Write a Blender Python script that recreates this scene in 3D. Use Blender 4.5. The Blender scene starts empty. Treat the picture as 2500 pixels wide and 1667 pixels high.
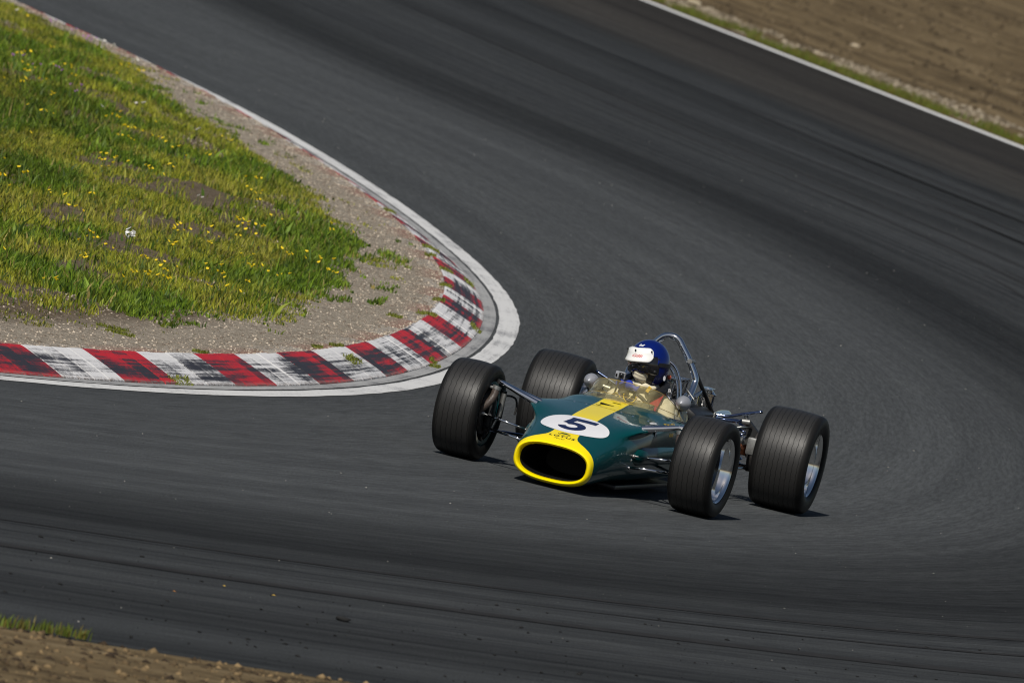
import bpy, bmesh, math, random
import numpy as np
from mathutils import Vector, Matrix
from mathutils.bvhtree import BVHTree

random.seed(7)
rng = np.random.default_rng(7)
R = math.radians
scene = bpy.context.scene
COL = scene.collection

# ------------------------------------------------------------------ camera
cd = bpy.data.cameras.new('camera')
cam = bpy.data.objects.new('camera', cd)
COL.objects.link(cam)
scene.camera = cam
cd.sensor_fit = 'HORIZONTAL'
cd.sensor_width = 36.0
cd.lens = 457.3
cd.clip_start = 1.0
cd.clip_end = 3000.0
EL, RO = R(3.12455), R(-13.07917)
Re = Matrix(((1, 0, 0), (0, math.cos(EL), -math.sin(EL)), (0, math.sin(EL), math.cos(EL))))
Rr = Matrix(((math.cos(RO), -math.sin(RO), 0), (math.sin(RO), math.cos(RO), 0), (0, 0, 1)))
Bx = Matrix(((1, 0, 0), (0, 0, 1), (0, -1, 0)))
Rc = (Rr @ Re @ Bx).transposed()
CAMPOS = Vector((-0.5781, -79.8391, 5.1349))
cam.matrix_world = Matrix.Translation(CAMPOS) @ Rc.to_4x4()
cd.dof.use_dof = True
cd.dof.focus_distance = 79.9
cd.dof.aperture_fstop = 9.0

# ------------------------------------------------------------------ light
SUN_EL, SUN_AZ = R(46), R(15)          # sun behind the camera, a little to its left
world = bpy.data.worlds.new('World')
scene.world = world
world.use_nodes = True
wn = world.node_tree
wn.nodes.clear()
sky = wn.nodes.new('ShaderNodeTexSky')
sky.sky_type = 'NISHITA'
sky.sun_disc = False
sky.sun_elevation = SUN_EL
sky.sun_rotation = R(180) + SUN_AZ
bg = wn.nodes.new('ShaderNodeBackground')
bg.inputs['Strength'].default_value = 0.05
wo = wn.nodes.new('ShaderNodeOutputWorld')
wn.links.new(sky.outputs[0], bg.inputs[0])
wn.links.new(bg.outputs[0], wo.inputs[0])
sl = bpy.data.lights.new('sun', 'SUN')
sl.energy = 4.6
sl.angle = R(0.5)
sl.color = (1.0, 0.95, 0.87)
sun = bpy.data.objects.new('sun', sl)
COL.objects.link(sun)
sdir = Vector((-math.sin(SUN_AZ) * math.cos(SUN_EL), -math.cos(SUN_AZ) * math.cos(SUN_EL), math.sin(SUN_EL)))
sun.rotation_euler = sdir.to_track_quat('Z', 'Y').to_euler()
sun.location = (-20, -60, 40)
scene.view_settings.view_transform = 'Standard'
scene.view_settings.look = 'None'
scene.view_settings.exposure = -0.16
scene.view_settings.gamma = 1.0
scene.cycles.filter_width = 1.15

# ------------------------------------------------------------------ material helpers
class NT:
    def __init__(s, name):
        s.m = bpy.data.materials.new(name)
        s.m.use_nodes = True
        s.t = s.m.node_tree
        s.b = s.t.nodes['Principled BSDF']
        s.out = s.t.nodes['Material Output']
    def n(s, ty, **kw):
        nd = s.t.nodes.new(ty)
        for k, v in kw.items():
            setattr(nd, k, v)
        return nd
    def l(s, a, b):
        s.t.links.new(a, b)
    def set(s, **kw):
        for k, v in kw.items():
            s.b.inputs[k.replace('_', ' ')].default_value = v
    def val(s, sock, v):
        if isinstance(v, (int, float, tuple)):
            sock.default_value = v
        else:
            s.l(v, sock)
    def math(s, op, a, b=0.0, c=0.0, clamp=False):
        nd = s.n('ShaderNodeMath', operation=op, use_clamp=clamp)
        s.val(nd.inputs[0], a); s.val(nd.inputs[1], b); s.val(nd.inputs[2], c)
        return nd.outputs[0]
    def mix(s, f, a, b, bt='MIX'):
        nd = s.n('ShaderNodeMix', data_type='RGBA', blend_type=bt)
        s.val(nd.inputs[0], f)
        for i, v in ((6, a), (7, b)):
            if isinstance(v, tuple):
                nd.inputs[i].default_value = v if len(v) == 4 else v + (1,)
            else:
                s.l(v, nd.inputs[i])
        return nd.outputs[2]
    def ramp(s, f, stops, interp='LINEAR'):
        nd = s.n('ShaderNodeValToRGB')
        cr = nd.color_ramp
        cr.interpolation = interp
        while len(cr.elements) > 1:
            cr.elements.remove(cr.elements[0])
        cr.elements[0].position = stops[0][0]
        cr.elements[0].color = stops[0][1] if len(stops[0][1]) == 4 else tuple(stops[0][1]) + (1,)
        for p, c in stops[1:]:
            e = cr.elements.new(p)
            e.color = c if len(c) == 4 else tuple(c) + (1,)
        s.l(f, nd.inputs[0])
        return nd.outputs[0]
    def noise(s, vec, scale, detail=3.0, rough=0.55, dist=0.0):
        nd = s.n('ShaderNodeTexNoise')
        nd.inputs['Scale'].default_value = scale
        nd.inputs['Detail'].default_value = detail
        nd.inputs['Roughness'].default_value = rough
        nd.inputs['Distortion'].default_value = dist
        if vec is not None:
            s.l(vec, nd.inputs['Vector'])
        return nd.outputs[0]
    def obj(s):
        return s.n('ShaderNodeTexCoord').outputs['Object']
    def uv(s):
        return s.n('ShaderNodeTexCoord').outputs['UV']
    def sep(s, v):
        nd = s.n('ShaderNodeSeparateXYZ'); s.l(v, nd.inputs[0]); return nd.outputs
    def comb(s, x, y, z=0.0):
        nd = s.n('ShaderNodeCombineXYZ')
        s.val(nd.inputs[0], x); s.val(nd.inputs[1], y); s.val(nd.inputs[2], z)
        return nd.outputs[0]
    def step(s, v, a, b):
        nd = s.n('ShaderNodeMapRange', interpolation_type='SMOOTHSTEP')
        s.val(nd.inputs[0], v); s.val(nd.inputs[1], a); s.val(nd.inputs[2], b)
        return nd.outputs[0]
    def bump(s, h, strength=0.3, dist=0.01):
        nd = s.n('ShaderNodeBump')
        nd.inputs['Strength'].default_value = strength
        nd.inputs['Distance'].default_value = dist
        s.l(h, nd.inputs['Height'])
        s.l(nd.outputs[0], s.b.inputs['Normal'])
    def base(s, c):
        if isinstance(c, tuple):
            s.b.inputs['Base Color'].default_value = c if len(c) == 4 else c + (1,)
        else:
            s.l(c, s.b.inputs['Base Color'])

def simple(name, col, rough=0.5, metal=0.0, coat=0.0, var=0.12, nscale=30.0, spec=0.5, bump=0.0):
    m = NT(name)
    nz = m.noise(m.obj(), nscale, 4)
    dark = tuple(c * (1 - var) for c in col)
    lite = tuple(min(1, c * (1 + var)) for c in col)
    m.base(m.mix(nz, dark, lite))
    m.set(Metallic=metal, Coat_Weight=coat, Coat_Roughness=0.04)
    m.b.inputs['Specular IOR Level'].default_value = spec
    rr = m.n('ShaderNodeMapRange')
    m.l(nz, rr.inputs[0])
    rr.inputs[3].default_value = max(0, rough * 0.8); rr.inputs[4].default_value = min(1, rough * 1.25)
    m.l(rr.outputs[0], m.b.inputs['Roughness'])
    if bump:
        m.bump(nz, bump, 0.004)
    return m.m

M = {}
M['chrome'] = simple('nickel plate', (0.74, 0.75, 0.77), 0.06, 1.0, var=0.06)
M['polished'] = simple('polished alloy', (0.90, 0.90, 0.89), 0.11, 1.0, var=0.04, nscale=60)
M['blue_reflect_chrome'] = simple('chrome with painted blue reflection', (0.20, 0.25, 0.40), 0.12, 1.0)  # blue reflection on chrome rods, put into the base colour
M['black_metal'] = simple('black satin metal', (0.012, 0.012, 0.013), 0.4)
M['mag'] = simple('dark magnesium', (0.020, 0.020, 0.021), 0.5, 0.3)
M['dish'] = simple('dark polished wheel dish', (0.085, 0.09, 0.105), 0.16, 1.0, var=0.08, nscale=50)
M['iron'] = simple('brake iron', (0.10, 0.09, 0.085), 0.45, 0.8)
M['alloy'] = simple('cast alloy', (0.30, 0.30, 0.29), 0.4, 0.8, var=0.25)
M['silver'] = simple('silver paint', (0.33, 0.34, 0.37), 0.38, 0.35, coat=0.25, var=0.05)
M['hose'] = simple('ribbed hose', (0.06, 0.045, 0.038), 0.45, var=0.4, nscale=90, bump=0.4)
M['black_rubber'] = simple('black rubber', (0.012, 0.012, 0.012), 0.7)
M['white'] = simple('white vinyl', (0.80, 0.80, 0.82), 0.3, coat=0.4, var=0.03)
M['navy'] = simple('navy vinyl', (0.004, 0.008, 0.055), 0.3, coat=0.4, var=0.05)
M['ink'] = simple('black lettering', (0.012, 0.02, 0.012), 0.35)
M['gold'] = simple('gold lettering', (0.62, 0.40, 0.03), 0.4)
M['copper'] = simple('copper joint', (0.36, 0.12, 0.05), 0.35, 0.7)
M['lining'] = simple('cockpit lining', (0.34, 0.31, 0.23), 0.6)
M['dark'] = simple('duct black', (0.006, 0.006, 0.006), 0.8, spec=0.1)
M['radiator'] = simple('radiator core', (0.010, 0.009, 0.009), 0.6, 0.3, var=0.5, nscale=160)
M['suit'] = simple('white overall', (0.62, 0.58, 0.48), 0.85, var=0.10, nscale=14, bump=0.25)
M['suit_blue'] = simple('blue patterned cloth', (0.01, 0.035, 0.36), 0.8, var=0.2)
M['cream'] = simple('cream balaclava', (0.66, 0.60, 0.44), 0.9, var=0.10, nscale=22, bump=0.5)
M['belt'] = simple('red webbing', (0.26, 0.004, 0.016), 0.7)
M['helmet'] = simple('blue helmet paint', (0.001, 0.009, 0.115), 0.2, coat=.5, var=0.03)
M['helmet_trim'] = simple('black helmet trim', (0.008, 0.008, 0.009), 0.5)
M['goggle'] = simple('smoked goggle lens', (0.012, 0.012, 0.013), 0.08, coat=1.0)
M['peak'] = simple('white helmet peak', (0.82, 0.82, 0.80), 0.25, coat=0.6, var=0.03)
M['red_ink'] = simple('red lettering', (0.6, 0.03, 0.03), 0.4)
M['amber'] = None

def glass_mat(name, tint, gl=0.0):
    m = NT(name)
    tr = m.n('ShaderNodeBsdfTransparent'); tr.inputs[0].default_value = tint + (1,)
    g = m.n('ShaderNodeBsdfGlossy'); g.inputs['Roughness'].default_value = 0.06
    g.inputs['Color'].default_value = (1, 1, 1, 1)
    d = m.n('ShaderNodeBsdfDiffuse'); d.inputs[0].default_value = (0.60, 0.52, 0.26, 1)
    fr = m.n('ShaderNodeFresnel'); fr.inputs[0].default_value = 1.45
    nz = m.noise(m.obj(), 9.0, 4)
    f2 = m.math('MULTIPLY', m.step(nz, 0.30, 0.75), 0.22)
    f2 = m.math('ADD', f2, gl)
    mx0 = m.n('ShaderNodeMixShader'); m.l(f2, mx0.inputs[0]); m.l(tr.outputs[0], mx0.inputs[1]); m.l(d.outputs[0], mx0.inputs[2])
    mx = m.n('ShaderNodeMixShader'); m.l(fr.outputs[0], mx.inputs[0]); m.l(mx0.outputs[0], mx.inputs[1]); m.l(g.outputs[0], mx.inputs[2])
    m.l(mx.outputs[0], m.out.inputs[0])
    return m.m
M['screen'] = glass_mat('tinted perspex', (0.94, 0.90, 0.66), 0.08)
M['amber'] = glass_mat('amber perspex', (0.62, 0.46, 0.10), 0.25)

# ------------------------------------------------------------------ mesh helpers
def link(o, parent=None, label=None, cat=None, group=None, kind=None):
    COL.objects.link(o)
    if parent is not None: o.parent = parent
    if label: o['label'] = label
    if cat: o['category'] = cat
    if group: o['group'] = group
    if kind: o['kind'] = kind
    return o

def mobj(name, vf, mat, parent=None, smooth=True, uv=None, mats=None, midx=None, sharp=None, **kw):
    v, f = vf[0], vf[1]
    me = bpy.data.meshes.new(name)
    me.from_pydata([tuple(map(float, p)) for p in v], [], [tuple(int(i) for i in q) for q in f])
    for m in (mats or [mat]):
        me.materials.append(m)
    if midx is not None:
        me.polygons.foreach_set('material_index', midx)
    if uv is not None:
        ul = me.uv_layers.new(name='UVMap')
        vi = np.zeros(len(me.loops), dtype=np.int32)
        me.loops.foreach_get('vertex_index', vi)
        ul.data.foreach_set('uv', np.asarray(uv, dtype=np.float32)[vi].ravel())
    if smooth:
        me.polygons.foreach_set('use_smooth', [True] * len(me.polygons))
        if sharp:
            me.set_sharp_from_angle(angle=R(sharp))
    me.update()
    return link(bpy.data.objects.new(name, me), parent, **kw)

def empty(name, loc=(0, 0, 0), rz=0.0, parent=None, **kw):
    o = bpy.data.objects.new(name, None)
    o.empty_display_size = 0.2
    o.location = loc
    o.rotation_euler = (0, 0, rz)
    return link(o, parent, **kw)

def join(*parts):
    V, F = [], []
    for v, f in parts:
        k = len(V)
        V += [tuple(p) for p in v]
        F += [tuple(i + k for i in q) for q in f]
    return V, F

def tube(pts, rad, seg=10, cap=True):
    P = [Vector(p) for p in pts]
    n = len(P)
    rad = rad if isinstance(rad, (list, tuple)) else [rad] * n
    T = []
    for i in range(n):
        a = P[max(0, i - 1)]; b = P[min(n - 1, i + 1)]
        T.append((b - a).normalized())
    up = Vector((0, 0, 1)) if abs(T[0].z) < 0.9 else Vector((1, 0, 0))
    u = T[0].cross(up).normalized()
    V, F = [], []
    for i in range(n):
        if i:
            q = T[i - 1].rotation_difference(T[i])
            u = (q @ u).normalized()
        w = T[i].cross(u)
        for k in range(seg):
            a = 2 * math.pi * k / seg
            V.append(P[i] + (u * math.cos(a) + w * math.sin(a)) * rad[i])
    for i in range(n - 1):
        for k in range(seg):
            k2 = (k + 1) % seg
            F.append((i * seg + k, i * seg + k2, (i + 1) * seg + k2, (i + 1) * seg + k))
    if cap:
        F.append(tuple(range(seg - 1, -1, -1)))
        F.append(tuple((n - 1) * seg + k for k in range(seg)))
    return V, F

def smooth_path(pts, k=6):
    P = [Vector(p) for p in pts]
    out = []
    for i in range(len(P) - 1):
        p0 = P[max(0, i - 1)]; p1 = P[i]; p2 = P[i + 1]; p3 = P[min(len(P) - 1, i + 2)]
        for j in range(k):
            t = j / k
            out.append(0.5 * ((2 * p1) + (p2 - p0) * t + (2 * p0 - 5 * p1 + 4 * p2 - p3) * t * t + (3 * p1 - p0 - 3 * p2 + p3) * t ** 3))
    out.append(P[-1])
    return out

def lathe(prof, seg=48, axis='x', close=False):
    """prof: list of (h, r) revolved about an axis"""
    V, F, UV = [], [], []
    n = len(prof)
    for k in range(seg):
        a = 2 * math.pi * k / seg
        c, s = math.cos(a), math.sin(a)
        for (h, r) in prof:
            if axis == 'x': V.append((h, r * c, r * s))
            elif axis == 'y': V.append((r * c, h, r * s))
            else: V.append((r * c, r * s, h))
            UV.append((k / seg, h))
    for k in range(seg):
        k2 = (k + 1) % seg
        for i in range(n - 1):
            F.append((k * n + i, k * n + i + 1, k2 * n + i + 1, k2 * n + i))
    return V, F, UV

def box(cx, cy, cz, sx, sy, sz, bev=0.0, rot=None):
    bm = bmesh.new()
    bmesh.ops.create_cube(bm, size=1.0)
    bmesh.ops.scale(bm, vec=(sx, sy, sz), verts=bm.verts)
    if bev:
        bmesh.ops.bevel(bm, geom=bm.edges[:], offset=bev, segments=2, affect='EDGES', profile=0.6)
    if rot is not None:
        bmesh.ops.rotate(bm, cent=(0, 0, 0), matrix=rot, verts=bm.verts)
    bmesh.ops.translate(bm, vec=(cx, cy, cz), verts=bm.verts)
    v = [tuple(p.co) for p in bm.verts]
    bm.verts.index_update()
    f = [tuple(q.index for q in p.verts) for p in bm.faces]
    bm.free()
    return v, f

def mirror(vf):
    return [(-p[0], p[1], p[2]) for p in vf[0]], [tuple(reversed(q)) for q in vf[1]]

def shift(vf, d):
    return [(p[0] + d[0], p[1] + d[1], p[2] + d[2]) for p in vf[0]], vf[1]

def text_mesh(txt, size=1.0, bold=0.0, shear=0.0, space=1.0):
    cu = bpy.data.curves.new('t', 'FONT')
    cu.body = txt
    cu.size = size
    cu.align_x = 'CENTER'; cu.align_y = 'CENTER'
    cu.offset = bold
    cu.shear = shear
    cu.space_character = space
    cu.resolution_u = 4
    ob = bpy.data.objects.new('t', cu)
    COL.objects.link(ob)
    dg = bpy.context.evaluated_depsgraph_get()
    me = bpy.data.meshes.new_from_object(ob.evaluated_get(dg))
    v = [tuple(p.co) for p in me.vertices]
    f = [tuple(p.vertices) for p in me.polygons]
    bpy.data.objects.remove(ob); bpy.data.curves.remove(cu); bpy.data.meshes.remove(me)
    return v, f

# value noise for scattering
_NT = rng.random((64, 64))
def vnoise(x, y):
    x = np.asarray(x, float); y = np.asarray(y, float)
    xi = np.floor(x).astype(int); yi = np.floor(y).astype(int)
    fx = x - xi; fy = y - yi
    fx = fx * fx * (3 - 2 * fx); fy = fy * fy * (3 - 2 * fy)
    a = _NT[xi % 64, yi % 64]; b = _NT[(xi + 1) % 64, yi % 64]
    c = _NT[xi % 64, (yi + 1) % 64]; d = _NT[(xi + 1) % 64, (yi + 1) % 64]
    return (a * (1 - fx) + b * fx) * (1 - fy) + (c * (1 - fx) + d * fx) * fy
def fbm(x, y):
    return (vnoise(x, y) + 0.5 * vnoise(x * 2.1 + 7, y * 2.1 + 3) + 0.25 * vnoise(x * 4.3 + 1, y * 4.3 + 9)) / 1.75

# ------------------------------------------------------------------ the bend: inner edge of the circuit as a plan curve
KN = np.array([-2.5, 0, 3, 6, 9, 13, 17, 21, 25, 32, 40, 48, 56.])
SLP = np.array([0.466, 0.327, 0.224, 0.134, 0.077, 0.031, -0.015, -0.067, -0.098, -0.130, -0.165, -0.226, -0.233])
def build_curve():
    yy = np.linspace(-2.5, 56, 586); dy = yy[1] - yy[0]
    s = np.interp(yy, KN, SLP)
    x = -3.4727 + np.concatenate([[0], np.cumsum((s[1:] + s[:-1]) / 2 * dy)])
    th = math.atan(s[0]); p = np.array([x[0], yy[0]]); pre = []
    for i in range(500):
        th += 0.1 / 25; p = p + 0.1 * np.array([-math.sin(th), -math.cos(th)]); pre.append(p.copy())
    post = []; p = np.array([x[-1], yy[-1]]); th = math.atan(s[-1]); tf = -math.atan(0.18)
    for i in range(2400):
        th += (tf - th) * 0.01; p = p + 0.1 * np.array([math.sin(th), math.cos(th)]); post.append(p.copy())
    c = np.array(pre[::-1] + list(np.stack([x, yy], 1)) + post)
    d = np.concatenate([[0], np.cumsum(np.linalg.norm(np.diff(c, axis=0), axis=1))])
    return c, d - d[500]
CV, CS = build_curve()
_tg = np.gradient(CV, axis=0); _tg /= np.linalg.norm(_tg, axis=1)[:, None]
for _ in range(40):                                   # ease the heading so offset curves stay fair
    _tg[1:-1] = (_tg[:-2] + 2 * _tg[1:-1] + _tg[2:]) / 4
_tg /= np.linalg.norm(_tg, axis=1)[:, None]
NRM = np.stack([_tg[:, 1], -_tg[:, 0]], 1)
def SO(s, off, z=0.0):
    s = np.asarray(s, float); off = np.asarray(off, float)
    s, off = np.broadcast_arrays(s, off)
    px = np.interp(s, CS, CV[:, 0]); py = np.interp(s, CS, CV[:, 1])
    nx = np.interp(s, CS, NRM[:, 0]); ny = np.interp(s, CS, NRM[:, 1])
    return np.stack([px + off * nx, py + off * ny, np.broadcast_to(np.asarray(z, float), s.shape)], -1)
def smooth01(t):
    t = np.clip(t, 0, 1); return t * t * (3 - 2 * t)
def width(s):
    return 11.2 + (16.9 - 11.2) * smooth01((np.asarray(s, float) - 2) / 60)
def hin(s, off):
    """height of the infield"""
    t = -np.asarray(off, float)
    g = smooth01((t - 0.75) / 0.9)
    return 0.128 + 0.007 * smooth01((np.asarray(s) - 24) / 6) * (fbm(np.asarray(s) * 2.2, t * 2) > .42) + g * (0.10 * smooth01((t - 1.1) / 2.5) + 0.16 * (fbm(np.asarray(s) / 3.2, t / 1.3) - 0.45)) + 0.012 * (fbm(np.asarray(s) * 1.5, t * 3) - 0.5)

def strip(ss, oo, zf=None):
    """grid in (along, offset); returns verts, faces, uv in metres"""
    S, O = np.meshgrid(ss, oo, indexing='ij')
    if O.shape != S.shape: O = np.broadcast_to(O, S.shape)
    Z = zf(S, O) if zf else np.zeros(S.shape)
    P = SO(S, O, Z).reshape(-1, 3)
    n, m = S.shape
    I = np.arange(n * m).reshape(n, m)
    F = np.stack([I[:-1, :-1], I[:-1, 1:], I[1:, 1:], I[1:, :-1]], -1).reshape(-1, 4)
    return P, F[:, ::-1], np.stack([S.ravel(), O.ravel()], 1)

# ---- ground materials
def mat_asphalt():
    m = NT('worn asphalt')
    u, v, _ = m.sep(m.uv())
    st = m.noise(m.comb(m.math('MULTIPLY', u, 0.035), m.math('MULTIPLY', v, 2.6)), 1.0, 5, 0.65)
    st2 = m.noise(m.comb(m.math('MULTIPLY', u, 0.02), m.math('MULTIPLY', v, 9.0)), 1.0, 4, 0.6)
    # rubbered lines: dark bands at fixed distances from the inner edge
    vv = m.math('ADD', v, m.math('MULTIPLY', m.math('SUBTRACT', m.noise(m.comb(m.math('MULTIPLY', u, 0.05), 3.0), 1.0, 2), 0.5), 1.0))
    g = lambda x: (x * .95, x * 1.02, x * 1.07)
    band = m.ramp(m.math('DIVIDE', vv, 20.0), [
        (0.0, g(.066)), (0.15, g(.070)), (0.195, g(.062)), (0.225, g(.042)), (0.28, g(.025)), (0.315, g(.042)), (0.36, g(.050)), (0.385, g(.041)),
        (0.415, g(.051)), (0.455, g(.035)), (0.475, g(.034)), (0.51, g(.050)), (0.545, g(.034)), (0.575, g(.031)), (0.60, g(.045)), (0.64, g(.033)), (0.665, (.041, .040, .038)), (0.72, (.050, .047, .043)),
        (0.77, (.033, .031, .029)), (0.86, (.038, .036, .033))])
    c = m.mix(m.step(st, 0.32, 0.72), m.mix(1.0, band, (0.84, 0.84, 0.85), 'MULTIPLY'), m.mix(1.0, band, (1.13, 1.13, 1.13), 'MULTIPLY'))
    outer = m.step(v, 3.0, 6.5)
    c = m.mix(m.math('MULTIPLY', outer, m.step(st2, 0.47, 0.62)), c, m.mix(1.0, c, (0.78, 0.78, 0.80), 'MULTIPLY'))
    st3 = m.noise(m.comb(m.math('MULTIPLY', u, 0.012), m.math('MULTIPLY', v, 6.5)), 1.0, 7, 0.80)
    c = m.mix(m.math('MULTIPLY', m.math('MULTIPLY', outer, 0.75), m.step(st3, 0.54, 0.565)), c, m.mix(1.0, c, (0.52, 0.52, 0.54), 'MULTIPLY'))
    c = m.mix(m.math('MULTIPLY', m.math('MULTIPLY', outer, 0.6), m.math('SUBTRACT', 1.0, m.step(st3, 0.415, 0.44))), c, m.mix(1.0, c, (1.35, 1.34, 1.32), 'MULTIPLY'))
    ob = m.obj()
    blot = m.noise(ob, 0.55, 4, 0.6)
    c = m.mix(m.math('MULTIPLY', m.step(blot, 0.45, 0.7), 0.30), c, m.mix(1.0, c, (1.28, 1.27, 1.24), 'MULTIPLY'))
    gr = m.noise(ob, 75.0, 3, 0.7)
    c = m.mix(m.step(gr, 0.35, 0.75), m.mix(1.0, c, (0.70, 0.70, 0.70), 'MULTIPLY'), m.mix(1.0, c, (1.38, 1.38, 1.38), 'MULTIPLY'))
    gs = m.noise(m.comb(m.math('MULTIPLY', u, 2.2), m.math('MULTIPLY', v, 34.0)), 1.0, 4, 0.75)
    c = m.mix(m.step(gs, 0.34, 0.66), m.mix(1.0, c, (0.80, 0.80, 0.80), 'MULTIPLY'), m.mix(1.0, c, (1.20, 1.20, 1.20), 'MULTIPLY'))
    gr2 = m.noise(ob, 22.0, 2, 0.6)
    c = m.mix(m.step(gr2, 0.66, 0.74), c, m.mix(1.0, c, (1.5, 1.5, 1.5), 'MULTIPLY'))
    m.base(c)
    m.set(Roughness=0.95)
    m.b.inputs['Specular IOR Level'].default_value = 0.04
    m.bump(gr, 0.35, 0.004)
    return m.m
def mat_line(name, lo=.20, hi=.72, wear=0.5):
    m = NT(name)
    ob = m.obj(); u, v, _ = m.sep(m.uv())
    nz = m.noise(ob, 34.0, 5, 0.7)
    n2 = m.noise(ob, 1.3, 3)
    st = m.noise(m.comb(m.math('MULTIPLY', u, 0.25), m.math('MULTIPLY', v, 22.0)), 1.0, 4)
    f = m.math('ADD', m.math('MULTIPLY', nz, 0.45), m.math('ADD', m.math('MULTIPLY', n2, 0.30), m.math('MULTIPLY', st, 0.25)))
    k = m.step(f, wear - 0.10, wear + 0.03)
    m.base(m.mix(k, (lo, lo, lo * 1.03), (hi, hi, hi * 0.99)))
    m.set(Roughness=0.7)
    m.bump(nz, 0.25, 0.003)
    return m.m
def mat_kerb(name, paint, paint2, wear):
    """worn paint on concrete slabs: tyre-black scuffs that run along the kerb"""
    m = NT(name)
    u, v, _ = m.sep(m.uv()); ob = m.obj()
    sc = m.noise(m.comb(m.math('MULTIPLY', u, 0.55), m.math('MULTIPLY', v, 30.0)), 1.0, 7, 0.70)
    nz = m.noise(ob, 38.0, 6, 0.78)
    big = m.noise(ob, 1.7, 3)
    # the middle of the ramp is scuffed most, the top and the toe keep their paint
    mid = m.math('MULTIPLY', m.step(v, 0.010, 0.06), m.math('SUBTRACT', 1.0, m.step(v, 0.20, 0.29)))
    f = m.math('ADD', m.math('MULTIPLY', sc, 0.56), m.math('ADD', m.math('MULTIPLY', nz, 0.28), m.math('MULTIPLY', big, 0.24)))
    f = m.math('ADD', f, m.math('MULTIPLY', mid, 0.07))
    ed = m.n('ShaderNodeAttribute', attribute_name='edge').outputs['Fac']
    f = m.math('SUBTRACT', f, m.math('MULTIPLY', ed, 0.09))
    oi = m.n('ShaderNodeObjectInfo').outputs['Random']
    f = m.math('ADD', f, m.math('MULTIPLY', m.math('SUBTRACT', oi, 0.5), 0.10))
    k = m.step(f, wear - 0.05, wear + 0.08)
    pc = m.mix(m.noise(ob, 9.0, 4), paint, paint2)
    blk = m.mix(m.noise(ob, 60.0, 4), (0.010, 0.011, 0.016), (0.035, 0.034, 0.045))
    c = m.mix(k, pc, blk)
    c = m.mix(m.math('MULTIPLY', m.math('SUBTRACT', 1.0, m.step(v, 0.0, 0.035)), m.step(nz, 0.4, 0.6)), c, (0.20, 0.165, 0.145))
    m.base(c)
    m.set(Roughness=0.65)
    m.bump(nz, 0.4, 0.004)
    return m.m
def mat_gravel():
    m = NT('gravelly soil')
    ob = m.obj(); u, v, _ = m.sep(m.uv())
    a = m.noise(ob, 55.0, 4, 0.7); b = m.noise(ob, 14.0, 4, 0.65); c0 = m.noise(ob, 0.9, 3)
    c = m.ramp(m.math('ADD', m.math('MULTIPLY', a, 0.6), m.math('MULTIPLY', b, 0.4)), [(0.34, (.070, .056, .042)), (0.45, (.27, .228, .175)), (0.53, (.40, .345, .275)), (0.66, (.64, .57, .47))])
    soil = m.ramp(m.math('ADD', m.math('MULTIPLY', a, 0.4), m.math('MULTIPLY', b, 0.6)), [(0.32, (.050, .036, .022)), (0.47, (.135, .102, .066)), (0.58, (.21, .165, .115)), (0.7, (.34, .29, .22))])
    inner = m.step(m.math('ADD', v, m.math('MULTIPLY', c0, 0.5)), -1.45, -0.95)       # 1 near the kerb, 0 under the grass
    c = m.mix(inner, soil, c)
    # red and white over-spray of the kerb paint on the nearest gravel
    ov = m.math('MULTIPLY', m.step(m.math('ADD', v, m.math('MULTIPLY', b, 0.5)), -0.60, -0.36), 0.34)
    blk = m.math('FRACT', m.math('DIVIDE', m.math('SUBTRACT', u, 0.35), 2.55))
    c = m.mix(ov, c, m.mix(m.step(blk, 0.47, 0.53), (.42, .06, .05), (.62, .58, .55)))
    m.base(c)
    m.set(Roughness=0.95)
    m.b.inputs['Specular IOR Level'].default_value = 0.15
    m.bump(m.math('ADD', a, b), 1.0, 0.03)
    return m.m
def mat_sand():
    m = NT('raked sand')
    ob = m.obj(); u, v, _ = m.sep(m.uv())
    fur = m.noise(m.comb(m.math('MULTIPLY', u, 0.10), m.math('MULTIPLY', v, 2.3)), 1.0, 5, 0.68)
    fur2 = m.noise(m.comb(m.math('MULTIPLY', u, 0.5), m.math('MULTIPLY', v, 5.5)), 1.0, 4, 0.65)
    a = m.noise(ob, 9.0, 5, 0.7); b = m.noise(ob, 38.0, 4, 0.7)
    h = m.math('ADD', m.math('MULTIPLY', fur, 0.5), m.math('ADD', m.math('MULTIPLY', fur2, 0.25), m.math('MULTIPLY', a, 0.25)))
    c = m.ramp(h, [(0.38, (.024, .016, .008)), (0.455, (.078, .055, .028)), (0.52, (.135, .097, .050)), (0.64, (.215, .163, .094))])
    c = m.mix(m.step(b, 0.66, 0.76), c, (.38, .33, .24))
    m.base(c)
    m.set(Roughness=0.95)
    m.b.inputs['Specular IOR Level'].default_value = 0.12
    m.bump(h, 1.0, 0.10)
    return m.m
def mat_attr(name, rough=0.6, trans=0.0):
    m = NT(name)
    at = m.n('ShaderNodeAttribute', attribute_name='tint')
    m.base(at.outputs['Color'])
    m.set(Roughness=rough)
    m.b.inputs['Specular IOR Level'].default_value = 0.25
    if trans:
        tl = m.n('ShaderNodeBsdfTranslucent'); m.l(at.outputs['Color'], tl.inputs[0])
        mx = m.n('ShaderNodeMixShader'); mx.inputs[0].default_value = trans
        m.l(m.b.outputs[0], mx.inputs[1]); m.l(tl.outputs[0], mx.inputs[2]); m.l(mx.outputs[0], m.out.inputs[0])
    return m.m
M['asphalt'] = mat_asphalt()
M['line'] = mat_line('worn white line', .24, .60, 0.48)
M['line2'] = mat_line('white edge line', .50, .78, 0.38)
M['kerb_red'] = mat_kerb('worn red kerb paint', (.34, .006, .024), (.56, .014, .016), 0.548)
M['kerb_white'] = mat_kerb('worn white kerb paint', (.58, .58, .60), (.74, .73, .72), 0.585)
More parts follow.
